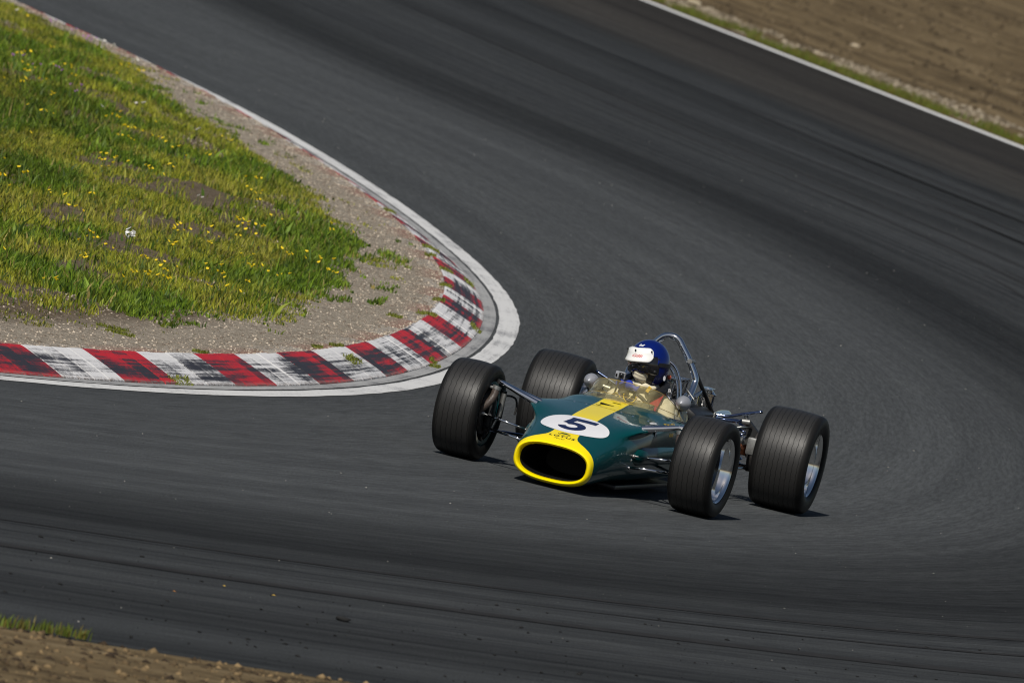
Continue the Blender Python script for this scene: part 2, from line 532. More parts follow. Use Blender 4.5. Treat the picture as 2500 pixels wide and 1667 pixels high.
M['concrete'] = mat_line('kerb concrete', .12, .34, 0.50)
M['gravel'] = mat_gravel()
M['sand'] = mat_sand()
M['blade'] = mat_attr('grass blade', 0.55, 0.25)
M['stone'] = mat_attr('loose stone', 0.9)

# ------------------------------------------------------------------ ground, track, lines
g = 900.0
mobj('ground', ([(-g, -300, -.03), (g, -300, -.03), (g, 1500, -.03), (-g, 1500, -.03)], [(0, 1, 2, 3)]), M['sand'],
     uv=[(-g, 0), (g, 0), (g, 900), (-g, 900)], kind='structure', smooth=False)
ss = np.concatenate([np.arange(-42, 60, 0.75), np.arange(60, 216, 3.0)])
kk = np.linspace(-0.7, 1.0, 26)
S_, K_ = np.meshgrid(ss, kk, indexing='ij')
O_ = np.where(K_ < 0, K_, K_ * (width(S_) + 0.25))
P_ = SO(S_, O_, 0.0).reshape(-1, 3)
I_ = np.arange(S_.size).reshape(S_.shape)
F_ = np.stack([I_[:-1, :-1], I_[1:, :-1], I_[1:, 1:], I_[:-1, 1:]], -1).reshape(-1, 4)[:, ::-1]
track = mobj('race_track', (P_, F_), M['asphalt'], uv=np.stack([S_.ravel(), O_.ravel()], 1), kind='structure', smooth=False)

def ribbon(name, s0, s1, o0, o1, z, mat, ds=0.5, parent=None, wf=None, jit=0.0, **kw):
    sv = np.arange(s0, s1 + 1e-6, ds)
    base = wf(sv) if wf else np.zeros(len(sv))
    j0 = (vnoise(sv * 3.1, 5.5 + 0 * sv) - .5) * jit; j1 = (vnoise(sv * 2.7, 15.5 + 0 * sv) - .5) * jit
    A = SO(sv, base + o0 + j0, z); B = SO(sv, base + o1 + j1, z)
    V = np.concatenate([A, B]); n = len(sv)
    F = [(i, n + i, n + i + 1, i + 1) for i in range(n - 1)]
    uvs = np.concatenate([np.stack([sv, 0 * sv + o0], 1), np.stack([sv, 0 * sv + o1], 1)])
    return mobj(name, (V, F), mat, parent, uv=uvs, smooth=False, **kw)
ribbon('inner_edge_line', -42, 90, -0.158, -0.006, .004, M['line'], ds=.12, jit=0.014, kind='structure')
ribbon('kerb_apron', -20, 75, -0.30, -0.183, .0045, M['concrete'], kind='structure')
ribbon('outer_edge_line', 22, 215, 0.0, 0.20, .004, M['line2'], ds=2.0, wf=width, kind='structure')
# sand and soil outside the circuit
ss2 = np.concatenate([np.arange(-42, 60, 1.5), np.arange(60, 216, 3.0)])
oo2 = np.concatenate([np.linspace(0.17, 1.2, 6), np.linspace(1.6, 6, 12), np.linspace(7, 60, 18)])
S2, O2 = np.meshgrid(ss2, oo2, indexing='ij')
def hout(s, d):
    return 0.012 + 0.03 * smooth01((d - 0.2) / 0.8) + 0.05 * smooth01((d - .4) / 2) * (fbm(s / 2.5, d / 0.7) - 0.4)
P2 = SO(S2, O2 + width(S2), hout(S2, O2)).reshape(-1, 3)
I2 = np.arange(S2.size).reshape(S2.shape)
F2 = np.stack([I2[:-1, :-1], I2[1:, :-1], I2[1:, 1:], I2[:-1, 1:]], -1).reshape(-1, 4)[:, ::-1]
mobj('sand_verge', (P2, F2), M['sand'], uv=np.stack([S2.ravel(), (O2 + width(S2)).ravel()], 1), kind='structure')
# infield
v_, f_, u_ = strip(np.arange(-24, 90, 0.3), -np.concatenate([np.arange(0.59, 2.0, 0.07), np.arange(2.0, 6.5, 0.2), np.arange(6.5, 15, 1.0)]), hin)
mobj('infield_ground', (v_, f_), M['gravel'], uv=u_, kind='structure')

# ------------------------------------------------------------------ kerb: separate painted slabs
BND = [-6.3, -5.0, -3.7, -2.4, -1.1, 0.25, 1.4, 2.4, 3.4, 4.6, 5.6, 6.8, 7.95, 9.3, 10.4, 11.8, 13.2, 14.6, 16.0, 17.45, 18.7, 19.95, 21.3]
while BND[-1] < 66: BND.append(BND[-1] + 1.33)
while BND[0] > -23: BND.insert(0, BND[0] - 1.3)
kerb = empty('kerb', tuple(SO(10.0, -0.45, 0.0)), kind='structure')
ki = kerb.location.copy()
pos0 = BND.index(0.25)
for b in range(len(BND) - 1):
    red = (b - pos0) % 2 == 0
    nsl = 4
    for q in range(nsl):
        a0 = BND[b] + (BND[b + 1] - BND[b]) * q / nsl; a1 = BND[b] + (BND[b + 1] - BND[b]) * (q + 1) / nsl
        gap = 0.006; dz = random.uniform(-.003, .003)
        prof = [(-.278, .0), (-.280, .012), (-.34, .040), (-.42, .073), (-.50, .104), (-.565, .128), (-.590, .136), (-.606, .138), (-.622, -.02)]
        V, F, UV = [], [], []
        n = len(prof); E = []
        e0, e1 = (random.random() ** 2, random.random() ** 1.3) if not red else (random.random() ** 5, random.random() ** 5)
        cols = [(a0 + gap, e0), (a0 + gap + random.uniform(.012, .03), 0), (a1 - gap - random.uniform(.012, .04), 0), (a1 - gap, e1)]
        for sv, ed in cols:
            for (o, z) in prof:
                p = SO(sv, o + random.uniform(-.001, .001), z + (dz if z > 0.01 else 0))
                V.append((p[0] - ki[0], p[1] - ki[1], p[2] - ki[2])); UV.append((sv, -.278 - o)); E.append(ed)
        F = [(c_ * n + i, c_ * n + i + 1, (c_ + 1) * n + i + 1, (c_ + 1) * n + i) for c_ in range(3) for i in range(n - 1)] + [tuple(range(n - 1, -1, -1)), tuple(range(3 * n, 4 * n))]
        so_ = mobj('kerb_slab', (V, F), M['kerb_red' if red else 'kerb_white'], kerb, uv=UV, smooth=False)
        at = so_.data.attributes.new('edge', 'FLOAT', 'POINT')
        at.data.foreach_set('value', [float(e) for e in E])
# concrete bed in the joints
v_, f_, u_ = strip(np.arange(-23.5, 67.0, 0.3), np.array([-.30, -.42, -.50, -.60, -.63]), lambda S, O: np.interp(-O, [.30, .42, .50, .60, .63], [.008, .062, .093, .128, .128]))
v_ = v_ - np.array(ki)
mobj('joint_bed', (v_, f_), M['kerb_white'], kerb, uv=np.stack([u_[:, 0], u_[:, 1] * 0], 1))

# ------------------------------------------------------------------ scattered stuff
def tint_mesh(name, V, F, C, mat, kind='stuff', **kw):
    """big triangle soup with a point colour"""
    me = bpy.data.meshes.new(name)
    V = np.asarray(V, np.float32); F = np.asarray(F, np.int32)
    me.vertices.add(len(V)); me.vertices.foreach_set('co', V.ravel())
    me.loops.add(F.size); me.loops.foreach_set('vertex_index', F.ravel())
    me.polygons.add(len(F))
    me.polygons.foreach_set('loop_start', np.arange(0, F.size, F.shape[1], dtype=np.int32))
    at = me.attributes.new('tint', 'FLOAT_COLOR', 'POINT')
    C = np.asarray(C, np.float32)
    at.data.foreach_set('color', np.concatenate([C, np.ones((len(C), 1), np.float32)], 1).ravel())
    me.materials.append(mat)
    me.update(calc_edges=True)
    me.validate()
    return link(bpy.data.objects.new(name, me), None, kind=kind, **kw)

def blades(base, h, w, tint, lean=0.45):
    """two-segment tapered blades"""
    n = len(base)
    a = rng.random(n) * 2 * np.pi
    d = np.stack([np.cos(a), np.sin(a), 0 * a], 1); sd = np.stack([-np.sin(a), np.cos(a), 0 * a], 1)
    b = rng.random(n) * 2 * np.pi
    ld = np.stack([np.cos(b), np.sin(b), 0 * b], 1) * (rng.random(n) * lean * h)[:, None]
    up = np.array([0, 0, 1.0])
    h1 = h[:, None]
    p0 = base - d * (w / 2)[:, None]; p1 = base + d * (w / 2)[:, None]
    mid = base + up * h1 * 0.58 + ld * 0.35
    p2 = mid - d * (w * .38)[:, None]; p3 = mid + d * (w * .38)[:, None]
    p4 = base + up * h1 * 0.97 + ld
    V = np.stack([p0, p1, p2, p3, p4], 1).reshape(-1, 3)
    i = np.arange(n)[:, None] * 5
    F = np.concatenate([i + np.array([[0, 1, 3]]), i + np.array([[0, 3, 2]]), i + np.array([[2, 3, 4]])], 0)
    k = np.array([0.62, 0.62, .95, .95, 1.12])
    C = (tint[:, None, :] * np.ones((1, 5, 1))).reshape(-1, 3)
    return V, F, C

DIRT = [(23.4, -2.47, 1.9, .16), (32.4, -1.98, 2.3, .20), (17.3, -2.86, 1.5, .26), (21.0, -2.25, 1.3, .22), (26.1, -1.64, 1.6, .22), (35.2, -2.43, 1.8, .22), (15.2, -3.3, 1.2, .25),
        (44.2, -2.11, 2.2, .15), (34.9, -1.79, 1.6, .12), (10.7, -2.6, 1.0, .12), (42.5, -2.7, 2.0, .15), (14.5, -2.78, .9, .15), (24.5, -1.95, .9, .10), (28.5, -2.3, 1.2, .10)]
EDGE_S = np.array([-24, 0, 3.2, 4.5, 5.0, 6.7, 8.7, 9.1, 9.6, 10.4, 12, 14, 16, 18.2, 23.5, 27, 29.1, 30.2, 34.4, 37, 40, 42, 46, 50, 54, 90])
EDGE_O = np.array([1.5, 1.5, 1.54, 1.44, 1.52, 1.48, 1.62, 1.38, 1.15, 1.18, 1.2, 1.3, 1.2, 1.24, 1.15, 1.19, 1.1, 1.33, 1.24, 1.21, 1.42, 1.35, .97, .89, .8, .8])
def grass_density(s, o):
    t = -o
    e = np.interp(s, EDGE_S, EDGE_O)
    e = e + 0.30 * (fbm(s * 1.1, 40 + t * 0) - 0.5) + 0.55 * (fbm(s * 1.9, t * 6) - 0.5)
    d = smooth01((t - e) / 0.16)
    for (a, b, ra, rb) in DIRT:
        q = ((s - a) / ra) ** 2 + ((o - b) / rb) ** 2 + 2.2 * (fbm(s * 1.3, t * 5) - 0.5)
        d = d * (0.06 + .94 * smooth01((q - 0.35) / 0.9))
    thin = smooth01((fbm(s / 1.1 + 20, t * 1.6) - 0.30) / 0.12)
    d = np.maximum(d, .55 * smooth01((t - e + .42) / .1) * (fbm(s * 1.6 + 70, t * 5 + 8) > .635))
    return d * (0.12 + 0.88 * thin) * (.35 + 1.1 * fbm(s * 4.1 + 3, t * 7 + 1))
N = 760000
sA = rng.uniform(-8, 58, N); oA = -rng.uniform(0.7, 6.2, N)
keep = rng.random(N) < grass_density(sA, oA)
# deep inside the infield stays thinner further away from the lens
sA, oA = sA[keep], oA[keep]
base = SO(sA, oA, hin(sA, oA) - 0.004)
n1 = fbm(sA / 2.6 + 3, oA / .75 + 11); n2 = fbm(sA / 1.0 + 30, oA / .33 + 5); n3 = rng.random(len(sA)); n4 = fbm(sA * 3.7 + 13, oA * 9 + 4)
lush = smooth01((n1 - 0.46) / 0.14)
dry = smooth01((n2 - 0.50) / 0.12) * (1 - lush * .75)
olive = np.array([.285, .295, .026]); green = np.array([.190, .290, .017]); deep = np.array([.050, .098, .012]); straw = np.array([.34, .27, .085])
tint = olive * (1 - lush)[:, None] + (green * .55 + deep * .45) * lush[:, None]
tint = tint * (1 - dry * .45)[:, None] + (straw * .5 + olive * .5) * (dry * .45)[:, None]
pick = rng.random(len(sA))
tint = np.where((pick < .05)[:, None], straw * .8, tint); tint = np.where((pick > .74)[:, None], deep, tint)
low = smooth01((fbm(sA / 4.5 + 60, oA / 1.1 + 31) - .50) / .12)
tint = tint * (1 - .28 * low)[:, None]
tint = tint * (0.55 + 0.80 * n3)[:, None] * (0.55 + .95 * n4)[:, None]
hh = (0.024 + 0.042 * rng.random(len(sA)) + 0.045 * lush * rng.random(len(sA))) * (0.6 + 0.8 * n2)
tall = rng.random(len(sA)) < 0.02
hh = np.where(tall, hh * 1.9, hh) * (.55 + .9 * n4) * (.45 + .55 * smooth01((-oA - np.interp(sA, EDGE_S, EDGE_O)) / .3))
ww = 0.004 + 0.006 * rng.random(len(sA)) + 0.004 * lush
ww = np.where(rng.random(len(sA)) < .07, ww * 2.6, ww)
V, F, C = blades(base, hh, ww, tint, .8)
# the same turf further inside the infield and along its ends, with coarser blades
n_ = 330000
s2 = rng.uniform(-23, 82, n_); o2 = -rng.uniform(0.8, 14.8, n_)
k2 = ((o2 < -6.2) | (s2 < -8) | (s2 > 58)) & (rng.random(n_) < grass_density(s2, o2))
s2, o2 = s2[k2], o2[k2]
l2 = smooth01((fbm(s2 / 2.6 + 3, o2 / .75 + 11) - .46) / .14)[:, None]
t2 = (olive * (1 - l2) + (green * .55 + deep * .45) * l2) * (.5 + .8 * rng.random((len(s2), 1)))
V2, F2_, C2 = blades(SO(s2, o2, hin(s2, o2) - .004), .035 + .06 * rng.random(len(s2)), .008 + .010 * rng.random(len(s2)), t2, .8)
F = np.concatenate([F, F2_ + len(V)]); V = np.concatenate([V, V2]); C = np.concatenate([C, C2])
tint_mesh('grass', V, F, C, M['blade'], label='rough green and olive grass covering the infield', cat='grass')

# grass fringe outside the far white line and a few tufts at the near gravel edge
def fringe(name, s0, s1, n, d0, d1, label, hmax=0.11, thr=.40):
    s = rng.uniform(s0, s1, n); d = d0 + (d1 - d0) * rng.random(n) ** 1.5
    lim = d0 + (d1 - d0) * (fbm(s / 3.0 + 50, 2 + 0 * s) * 1.5 - .15)
    k = (d < lim) & (fbm(s / 1.5 + 9, d * 3) > thr)
    s, d = s[k], d[k]
    b = SO(s, d + width(s), hout(s, d) - .004)
    t = (np.array([.120, .155, .022]) * (0.6 + .7 * rng.random(len(s)))[:, None])
    t = np.where((rng.random(len(s)) < .3)[:, None], np.array([.16, .13, .03]), t)
    V, F, C = blades(b, (0.04 + hmax * rng.random(len(s)) ** 2), 0.006 + .006 * rng.random(len(s)), t)
    tint_mesh(name, V, F, C, M['blade'], label=label, cat='grass')
fringe('verge_grass', 60, 150, 60000, 0.22, .70, 'green grass fringe along the far white edge line', .10, .40)
fringe('verge_grass', -11.6, -10.30, 1100, -.06, .16, 'small green tufts at the near edge of the asphalt', .035, .34)

def stones(name, P, r, tint, label, cat, squash=.65):
    """irregular octahedra, eight triangles each"""
    n = len(P)
    D = np.array([(1, 0, 0), (-1, 0, 0), (0, 1, 0), (0, -1, 0), (0, 0, 1), (0, 0, -1)], float)
    a = rng.random(n) * 2 * np.pi; ca, sa = np.cos(a), np.sin(a)
    W = D[None] * (0.7 + .6 * rng.random((n, 6, 1))) * r[:, None, None]
    W = W + (rng.random((n, 6, 3)) - .5) * (r * .5)[:, None, None]
    x = W[..., 0] * ca[:, None] - W[..., 1] * sa[:, None]; y = W[..., 0] * sa[:, None] + W[..., 1] * ca[:, None]
    W = np.stack([x, y, W[..., 2] * squash], -1)
    V = (W + P[:, None, :]).reshape(-1, 3)
    f = np.array([(0, 2, 4), (2, 1, 4), (1, 3, 4), (3, 0, 4), (2, 0, 5), (1, 2, 5), (3, 1, 5), (0, 3, 5)])
    F = (np.arange(n)[:, None, None] * 6 + f[None]).reshape(-1, 3)
    C = np.repeat(tint, 6, 0)
    tint_mesh(name, V, F, C, M['stone'], label=label, cat=cat)
def stone_tint(n, dark, lite, p=1.0):
    k = rng.random((n, 1)) ** p
    return np.array(dark) * (1 - k) + np.array(lite) * k
n = 26000
s = rng.uniform(-5, 56, n); o = -rng.uniform(.62, 2.4, n) ** 1.0
o = -(.62 + 1.5 * rng.random(n) ** 1.6)
stones('gravel', SO(s, o, hin(s, o)), .004 + .010 * rng.random(n) ** 2.2, stone_tint(n, (.13, .10, .075), (.62, .53, .42), 1.5), 'fine loose gravel between the kerb and the infield grass', 'gravel')
n = 9000
s = rng.uniform(70, 150, n); d = .35 + 1.1 * rng.random(n)
k = (fbm(s / 2.0 + 4, d * 2) > .42); s, d = s[k], d[k]
stones('gravel', SO(s, d + width(s), hout(s, d)), .015 + .045 * rng.random(len(s)) ** 2, stone_tint(len(s), (.09, .07, .045), (.40, .34, .25), 1.6), 'pale gravel band behind the grass fringe of the far line', 'gravel')
n = 5200
s = rng.uniform(-15, -7.5, n); d = .10 + 3.2 * rng.random(n)
stones('gravel', SO(s, d + width(s), hout(s, d)), .006 + .024 * rng.random(n) ** 2.2, stone_tint(n, (.030, .020, .012), (.26, .18, .09), 1.9), 'brown gravel at the near outer edge of the bend', 'gravel')
n = 9000
s = rng.uniform(70, 190, n); d = .9 + 15 * rng.random(n)
stones('gravel', SO(s, d + width(s), hout(s, d) + .005), .01 + .045 * rng.random(n) ** 3, stone_tint(n, (.030, .021, .012), (.20, .15, .09), 1.6), 'scattered clods on the raked sand', 'gravel')
n = 1100
s = rng.uniform(-14, 6, n); o = 6.6 + 4.4 * rng.random(n) ** .6
stones('rubber_crumbs', SO(s, o, .003), .004 + .014 * rng.random(n) ** 3, stone_tint(n, (.006, .006, .006), (.02, .02, .02)), 'black tyre rubber crumbs off the racing line', 'rubber', .45)
n = 2400
s = rng.uniform(-14, 60, n); o = rng.uniform(.3, 12, n); k = o < width(s) - .3; s, o = s[k], o[k]
stones('grit', SO(s, o, .002), .0015 + .0065 * rng.random(len(s)) ** 6, stone_tint(len(s), (.12, .12, .115), (.42, .40, .36)), 'pale grit specks lying on the asphalt', 'grit', .5)

# single stones, leaves, lumps
def pebble(name, p, r, col, label, cat, sq=.6, seed=1, group=None):
    rr = random.Random(seed)
    bm = bmesh.new()
    bmesh.ops.create_icosphere(bm, subdivisions=2, radius=1)
    for q in bm.verts:
        k = 1 + .18 * rr.uniform(-1, 1)
        q.co = Vector((q.co.x * r * k * 1.25, q.co.y * r * k, q.co.z * r * sq * k))
    v = [tuple(q.co) for q in bm.verts]; bm.verts.index_update(); f = [tuple(q.index for q in w.verts) for w in bm.faces]; bm.free()
    o = mobj(name, (v, f), simple(name + ' surface', col, .9, var=.3, nscale=18), label=label, cat=cat, group=group)
    o.location = p
    return o
pebble('stone', (3.36, 111.95, .055), 0.06, (.40, .33, .23), 'pale round stone lying alone on the raked sand', 'stone')
pebble('stone', (0.93, 115.4, .05), .10, (.42, .36, .25), 'flat tan stone behind the far grass fringe', 'stone', .4, 2)
p = SO(-7.4, 8.7, .012); pebble('rubber_lump', tuple(p), .030, (.007, .007, .007), 'largest black rubber lump on the asphalt at the bottom', 'rubber', .5, 3)
for i, (a, b, c) in enumerate([(-8.2, 8.53, (.42, .17, .03)), (-7.5, 7.96, (.55, .36, .05)), (-7.3, 8.06, (.60, .38, .04))]):
    pp = SO(a, b, .006)
    L = [(0, 0, 0), (.013, .008, .003), (.026, 0, .002), (.013, -.009, .003), (.013, 0, .006)]
    o = mobj('fallen_leaf', (L, [(0, 3, 4), (3, 2, 4), (2, 1, 4), (1, 0, 4)]), simple('dry leaf', c, .7), smooth=False,
             label=['rust-brown dry leaf on the asphalt, leftmost of three', 'ochre dry leaf on the asphalt, middle of three', 'yellow dry leaf on the asphalt, rightmost of three'][i], cat='leaf')
    o.location = tuple(pp); o.rotation_euler = (0, 0, random.uniform(-1, 1))
# skid marks laid on the far half of the bend
M['skid'] = simple('laid rubber', (.014, .014, .015), .8, spec=.2)
for (a0, o0, a1, o1, w) in [(76, 12.5, 70.8, 12.8, .10), (69.5, 12.75, 62, 14.0, .07), (69, 13.45, 60, 14.2, .06), (98, 11.4, 74, 12.0, .07)]:
    t = np.linspace(0, 1, 14); sv = a0 + (a1 - a0) * t; ov = o0 + (o1 - o0) * t * t
    wv = w * np.sin(np.pi * (0.08 + .86 * t)) ** .6
    A = SO(sv, ov - wv / 2, .004); B = SO(sv, ov + wv / 2, .004)
    mobj('skid_mark', (np.concatenate([A, B]), [(i, 14 + i, 15 + i, i + 1) for i in range(13)]), M['skid'], track, smooth=False)

M['mark'] = simple('faint laid rubber', (.027, .027, .028), .95, spec=.04, var=.5, nscale=3)
mk = random.Random(21)
for i in range(21):
    o0 = mk.choice([mk.uniform(5.2, 7.0), mk.uniform(7.0, 10.6), mk.uniform(8.0, 10.8), mk.uniform(9, 14.5)])
    s0 = mk.uniform(-16, 40) if o0 < 10.6 else mk.uniform(36, 60)
    ln = mk.uniform(18, 60); dr = mk.uniform(-.5, 1.0); w = mk.uniform(.05, .15)
    t = np.linspace(0, 1, 48); sv = s0 + ln * t; ov = o0 + dr * (t * t) + (width(sv) - width(np.array([s0]))) * .55
    wv = w * np.clip(np.sin(np.pi * t) * 3, .04, 1)
    A = SO(sv, ov - wv / 2, .003); B = SO(sv, ov + wv / 2, .003)
    mobj('skid_mark', (np.concatenate([A, B]), [(j, 48 + j, 49 + j, j + 1) for j in range(47)]), M['mark'], track, smooth=False)

# ------------------------------------------------------------------ wild flowers and weeds
FL = [(49.3, -1.68), (38.9, -3.04), (38.7, -2.98), (37.8, -3.15), (38.4, -2.78), (38.9, -2.6), (39.1, -2.53), (37.1, -2.74), (36.9, -3.2), (36.4, -3.18), (32.7, -3.67), (35.2, -3.3), (34.4, -3.28), (34.4, -3.24), (33.3, -3.44), (32.7, -3.54), (32.7, -3.27), (32.0, -3.31), (29.5, -3.7), (43.3, -2.29), (39.0, -2.28), (42.6, -1.68), (43.6, -1.48), (42.7, -1.49), (41.3, -1.9), (29.2, -3.51), (28.6, -3.64), (31.1, -2.86), (31.8, -2.76), (30.3, -2.92), (32.7, -2.34), (29.6, -2.87), (30.1, -2.75), (29.4, -2.76), (25.2, -3.8), (28.2, -2.96), (28.4, -2.9), (28.1, -2.88), (29.2, -2.62), (29.2, -2.57), (28.8, -2.55), (27.8, -2.53), (27.4, -2.46), (28.4, -2.22), (24.4, -3.28), (24.0, -3.21), (24.3, -3.16), (23.0, -3.29), (23.0, -3.23), (22.5, -3.27), (24.3, -3.09), (24.0, -2.87), (25.2, -2.71), (24.7, -2.7), (23.7, -2.78), (24.2, -2.91), (19.7, -4.02), (17.6, -3.77), (17.0, -3.74), (16.0, -3.83), (15.6, -3.74), (16.2, -3.47), (15.9, -3.38), (17.0, -3.21), (15.0, -3.21), (14.4, -3.14), (27.0, -1.99), (27.2, -1.86), (25.8, -2.03), (24.5, -2.03), (24.1, -2.03), (23.4, -2.03), (25.2, -1.96), (21.1, -1.94), (33.8, -1.67), (34.8, -1.5), (12.5, -2.86), (12.4, -2.83), (11.6, -2.82), (12.3, -2.75), (12.3, -2.69), (11.9, -2.62), (7.9, -2.72), (9.8, -2.51), (10.3, -2.57), (6.0, -2.0), (6.0, -1.99), (16.4, -2.54), (16.5, -2.51), (15.9, -2.5), (16.3, -2.43), (15.4, -2.51), (17.2, -2.33), (16.6, -2.28), (18.1, -2.2), (18.7, -2.2), (19.1, -2.14), (18.6, -2.13), (17.8, -2.13), (17.5, -2.13), (19.3, -2.06), (19.1, -2.03), (18.1, -2.05), (15.4, -2.24), (13.9, -2.4), (13.3, -2.31), (13.5, -2.31), (11.3, -2.33), (11.7, -2.26), (11.6, -2.15), (10.9, -2.16), (11.0, -2.13), (9.7, -2.07), (9.9, -2.1), (10.0, -2.06), (9.9, -1.97), (10.1, -1.99), (12.5, -1.95), (12.1, -1.96), (12.0, -1.86), (11.9, -1.8), (10.3, -1.72), (10.4, -1.64), (12.2, -1.67), (10.6, -1.52), (15.7, -1.97), (17.4, -1.8), (17.2, -1.75), (17.7, -1.63), (18.0, -1.59), (22.7, -1.46), (22.0, -1.5), (22.5, -1.31), (17.7, -1.47), (16.7, -1.4), (16.7, -1.36), (16.5, -1.43), (14.4, -1.59), (15.0, -1.79), (14.3, -1.83), (13.9, -1.82), (14.1, -1.66), (16.8, -1.53), (9.9, -2.19), (9.0, -2.11)]
PUR = [(49.3, -1.45), (48.5, -1.35), (48.1, -1.32), (47.1, -1.44), (47.1, -1.41), (36.8, -3.1), (36.8, -3.25), (33.2, -3.02), (36.5, -2.91), (33.4, -3.04)]
WHF = [(51.8, -1.38), (48.4, -1.01), (46.9, -1.3), (45.0, -1.24), (33.1, -2.8), (35.2, -2.29), (33.5, -1.96), (22.1, -2.54)]
M['stem'] = simple('flower stem', (.06, .10, .015), .6)
def flower_meshes(col, name, heads, rad, hgt, seed):
    rr = random.Random(seed)
    sV, sF, hV, hF, heads_out = [], [], [], [], []
    for h in range(heads):
        x, y = rr.uniform(-.03, .03), rr.uniform(-.06, .06)
        z = hgt * rr.uniform(.8, 1.1)
        v, f = tube([(x * .2, y * .2, 0), (x * .7, y * .7, z * .6), (x, y, z)], .0025, 4, False)
        k = len(sV); sV += [tuple(p) for p in v]; sF += [tuple(i + k for i in q) for q in f]
        r = rad * rr.uniform(.7, 1.15); k = len(hV); np_ = 7; tl = rr.uniform(.35, .9)
        hV.append((x, y, z + .006))
        for i in range(np_ * 2):
            a = math.pi * i / np_ + h
            rr_ = r if i % 2 == 0 else r * .55
            hV.append((x + rr_ * math.cos(a), y + rr_ * math.sin(a), z + .006 * (1 if i % 2 == 0 else 0) + rr_ * tl * math.sin(a + h * 1.3)))
        hV.append((x, y, z - .010))
        for i in range(np_ * 2):
            j = (i + 1) % (np_ * 2)
            hF.append((k, k + 1 + i, k + 1 + j)); hF.append((k + np_ * 2 + 1, k + 1 + j, k + 1 + i))
        heads_out.append((hV, hF)); hV, hF = [], []
    return (sV, sF), heads_out
def flower_set(name, spots, col, label, group, heads, rad, hgt):
    mat = simple(name + ' petals', col, .6, var=.15)
    protos = []
    for q in range(4):
        st, hd = flower_meshes(col, name, heads[q % len(heads)], rad, hgt, q + 3)
        protos.append((st, hd))
    made = []
    for i, (a, b) in enumerate(spots):
        q = i % 4
        if i < 4:
            e = mobj(name, protos[q][0], M['stem'], smooth=False)
            h = [mobj('flower_head', x_, mat, e, smooth=False) for x_ in protos[q][1]]
            made.append((e, h))
        else:
            e = made[q][0].copy(); COL.objects.link(e)
            
            for x_ in made[q][1]:
                h = x_.copy(); COL.objects.link(h); h.parent = e
        e['label'] = label; e['category'] = 'flower'; e['group'] = group
        pz = float(hin(a, b))
        e.location = tuple(SO(a, b, pz - .005))
        e.rotation_euler = (0, 0, random.uniform(0, 6.28))
        sc = random.uniform(.75, 1.15); e.scale = (sc, sc, sc)
flower_set('yellow_wildflower', FL, (.78, .58, .004), 'small yellow wildflower standing in the infield grass', 'yellow wildflowers in the infield grass', [1, 2, 1, 3], .013, .115)
flower_set('purple_wildflower', PUR, (.46, .20, .50), 'small purple wildflower standing in the infield grass', 'purple wildflowers in the infield grass', [3, 2], .013, .14)
flower_set('white_wildflower', WHF, (.68, .66, .60), 'single small white wildflower in the infield grass', 'small white wildflowers in the infield grass', [1, 2], .018, .11)
st, hd = flower_meshes((1, 1, 1), 'x', 12, .018, .17, 77)
wc = mobj('white_wildflower', st, M['stem'], smooth=False, label='dense white blossom cluster among yellow flowers in mid infield', cat='flower')
wpm = simple('white petals', (.74, .74, .72), .6)
for x_ in hd: mobj('flower_head', x_, wpm, wc, smooth=False)
wc.location = tuple(SO(12.6, -2.57, float(hin(12.6, -2.57))))
WEED = [(8.7, -.44, .10, .35), (3.5, -.30, .08, .35), (5.0, -.66, .10, .12), (9.2, -.64, .10, .12), (5.3, -1.35, .22, .12), (4.9, -1.18, .20, .10), (22.3, -.56, .12, .25), (17.8, -.62, .10, .3), (20.0, -.60, .10, .3), (25.1, -.56, .15, .3),
        (22.6, -.36, .07, .5), (17.2, -.30, .10, .35), (15.6, -.62, .16, .3), (11.7, -.24, .08, .2), (12.1, -.29, .05, .2), (29.6, -.58, .10, .3), (14.4, -.78, .12, .2), (8.6, -.68, .06, .2), (24.0, -.62, .10, .25)]
WLAB = ['green weed growing across the white kerb block', 'thin weed in the joint of a near white kerb block', 'small weed on the kerb crest']
for i, (a, b, wo_, wl) in enumerate(WEED):
    wo_ *= .6; wl *= .7; n = int(160 + 700 * wo_)
    s = a + (rng.random(n) - .5) * wl * 1.6; o = b + (rng.random(n) - .5) * wo_ * 1.5
    z = np.where(o > -.6, np.interp(-o, [.28, .34, .42, .5, .565, .6], [0.004, .052, .09, .118, .135, .138]), np.where(o > -.63, .137, hin(s, o)))
    z = np.where(o > -.28, .003, z)
    t = np.array([.17, .19, .03]) * (.6 + .8 * rng.random(n))[:, None]
    P = SO(s, o, z)
    V, F, C = blades(P, .008 + .020 * rng.random(n) ** 2, .005 + .006 * rng.random(n), t, .9)
    w = tint_mesh('weed', V, F, C, M['blade'], kind=None, label='small green weed rooted in a joint of the red and white kerb', cat='weed', group='weeds growing in the kerb joints')
    c = Vector(P.mean(0)); w.data.transform(Matrix.Translation(-c)); w.location = c

# ================================================================== THE RACING CAR
YAW = R(-12.9211)
car = empty('racing_car', (0, 0, 0), YAW, label='green and yellow open-wheel vintage racing car numbered five cornering on the asphalt', cat='racing car')

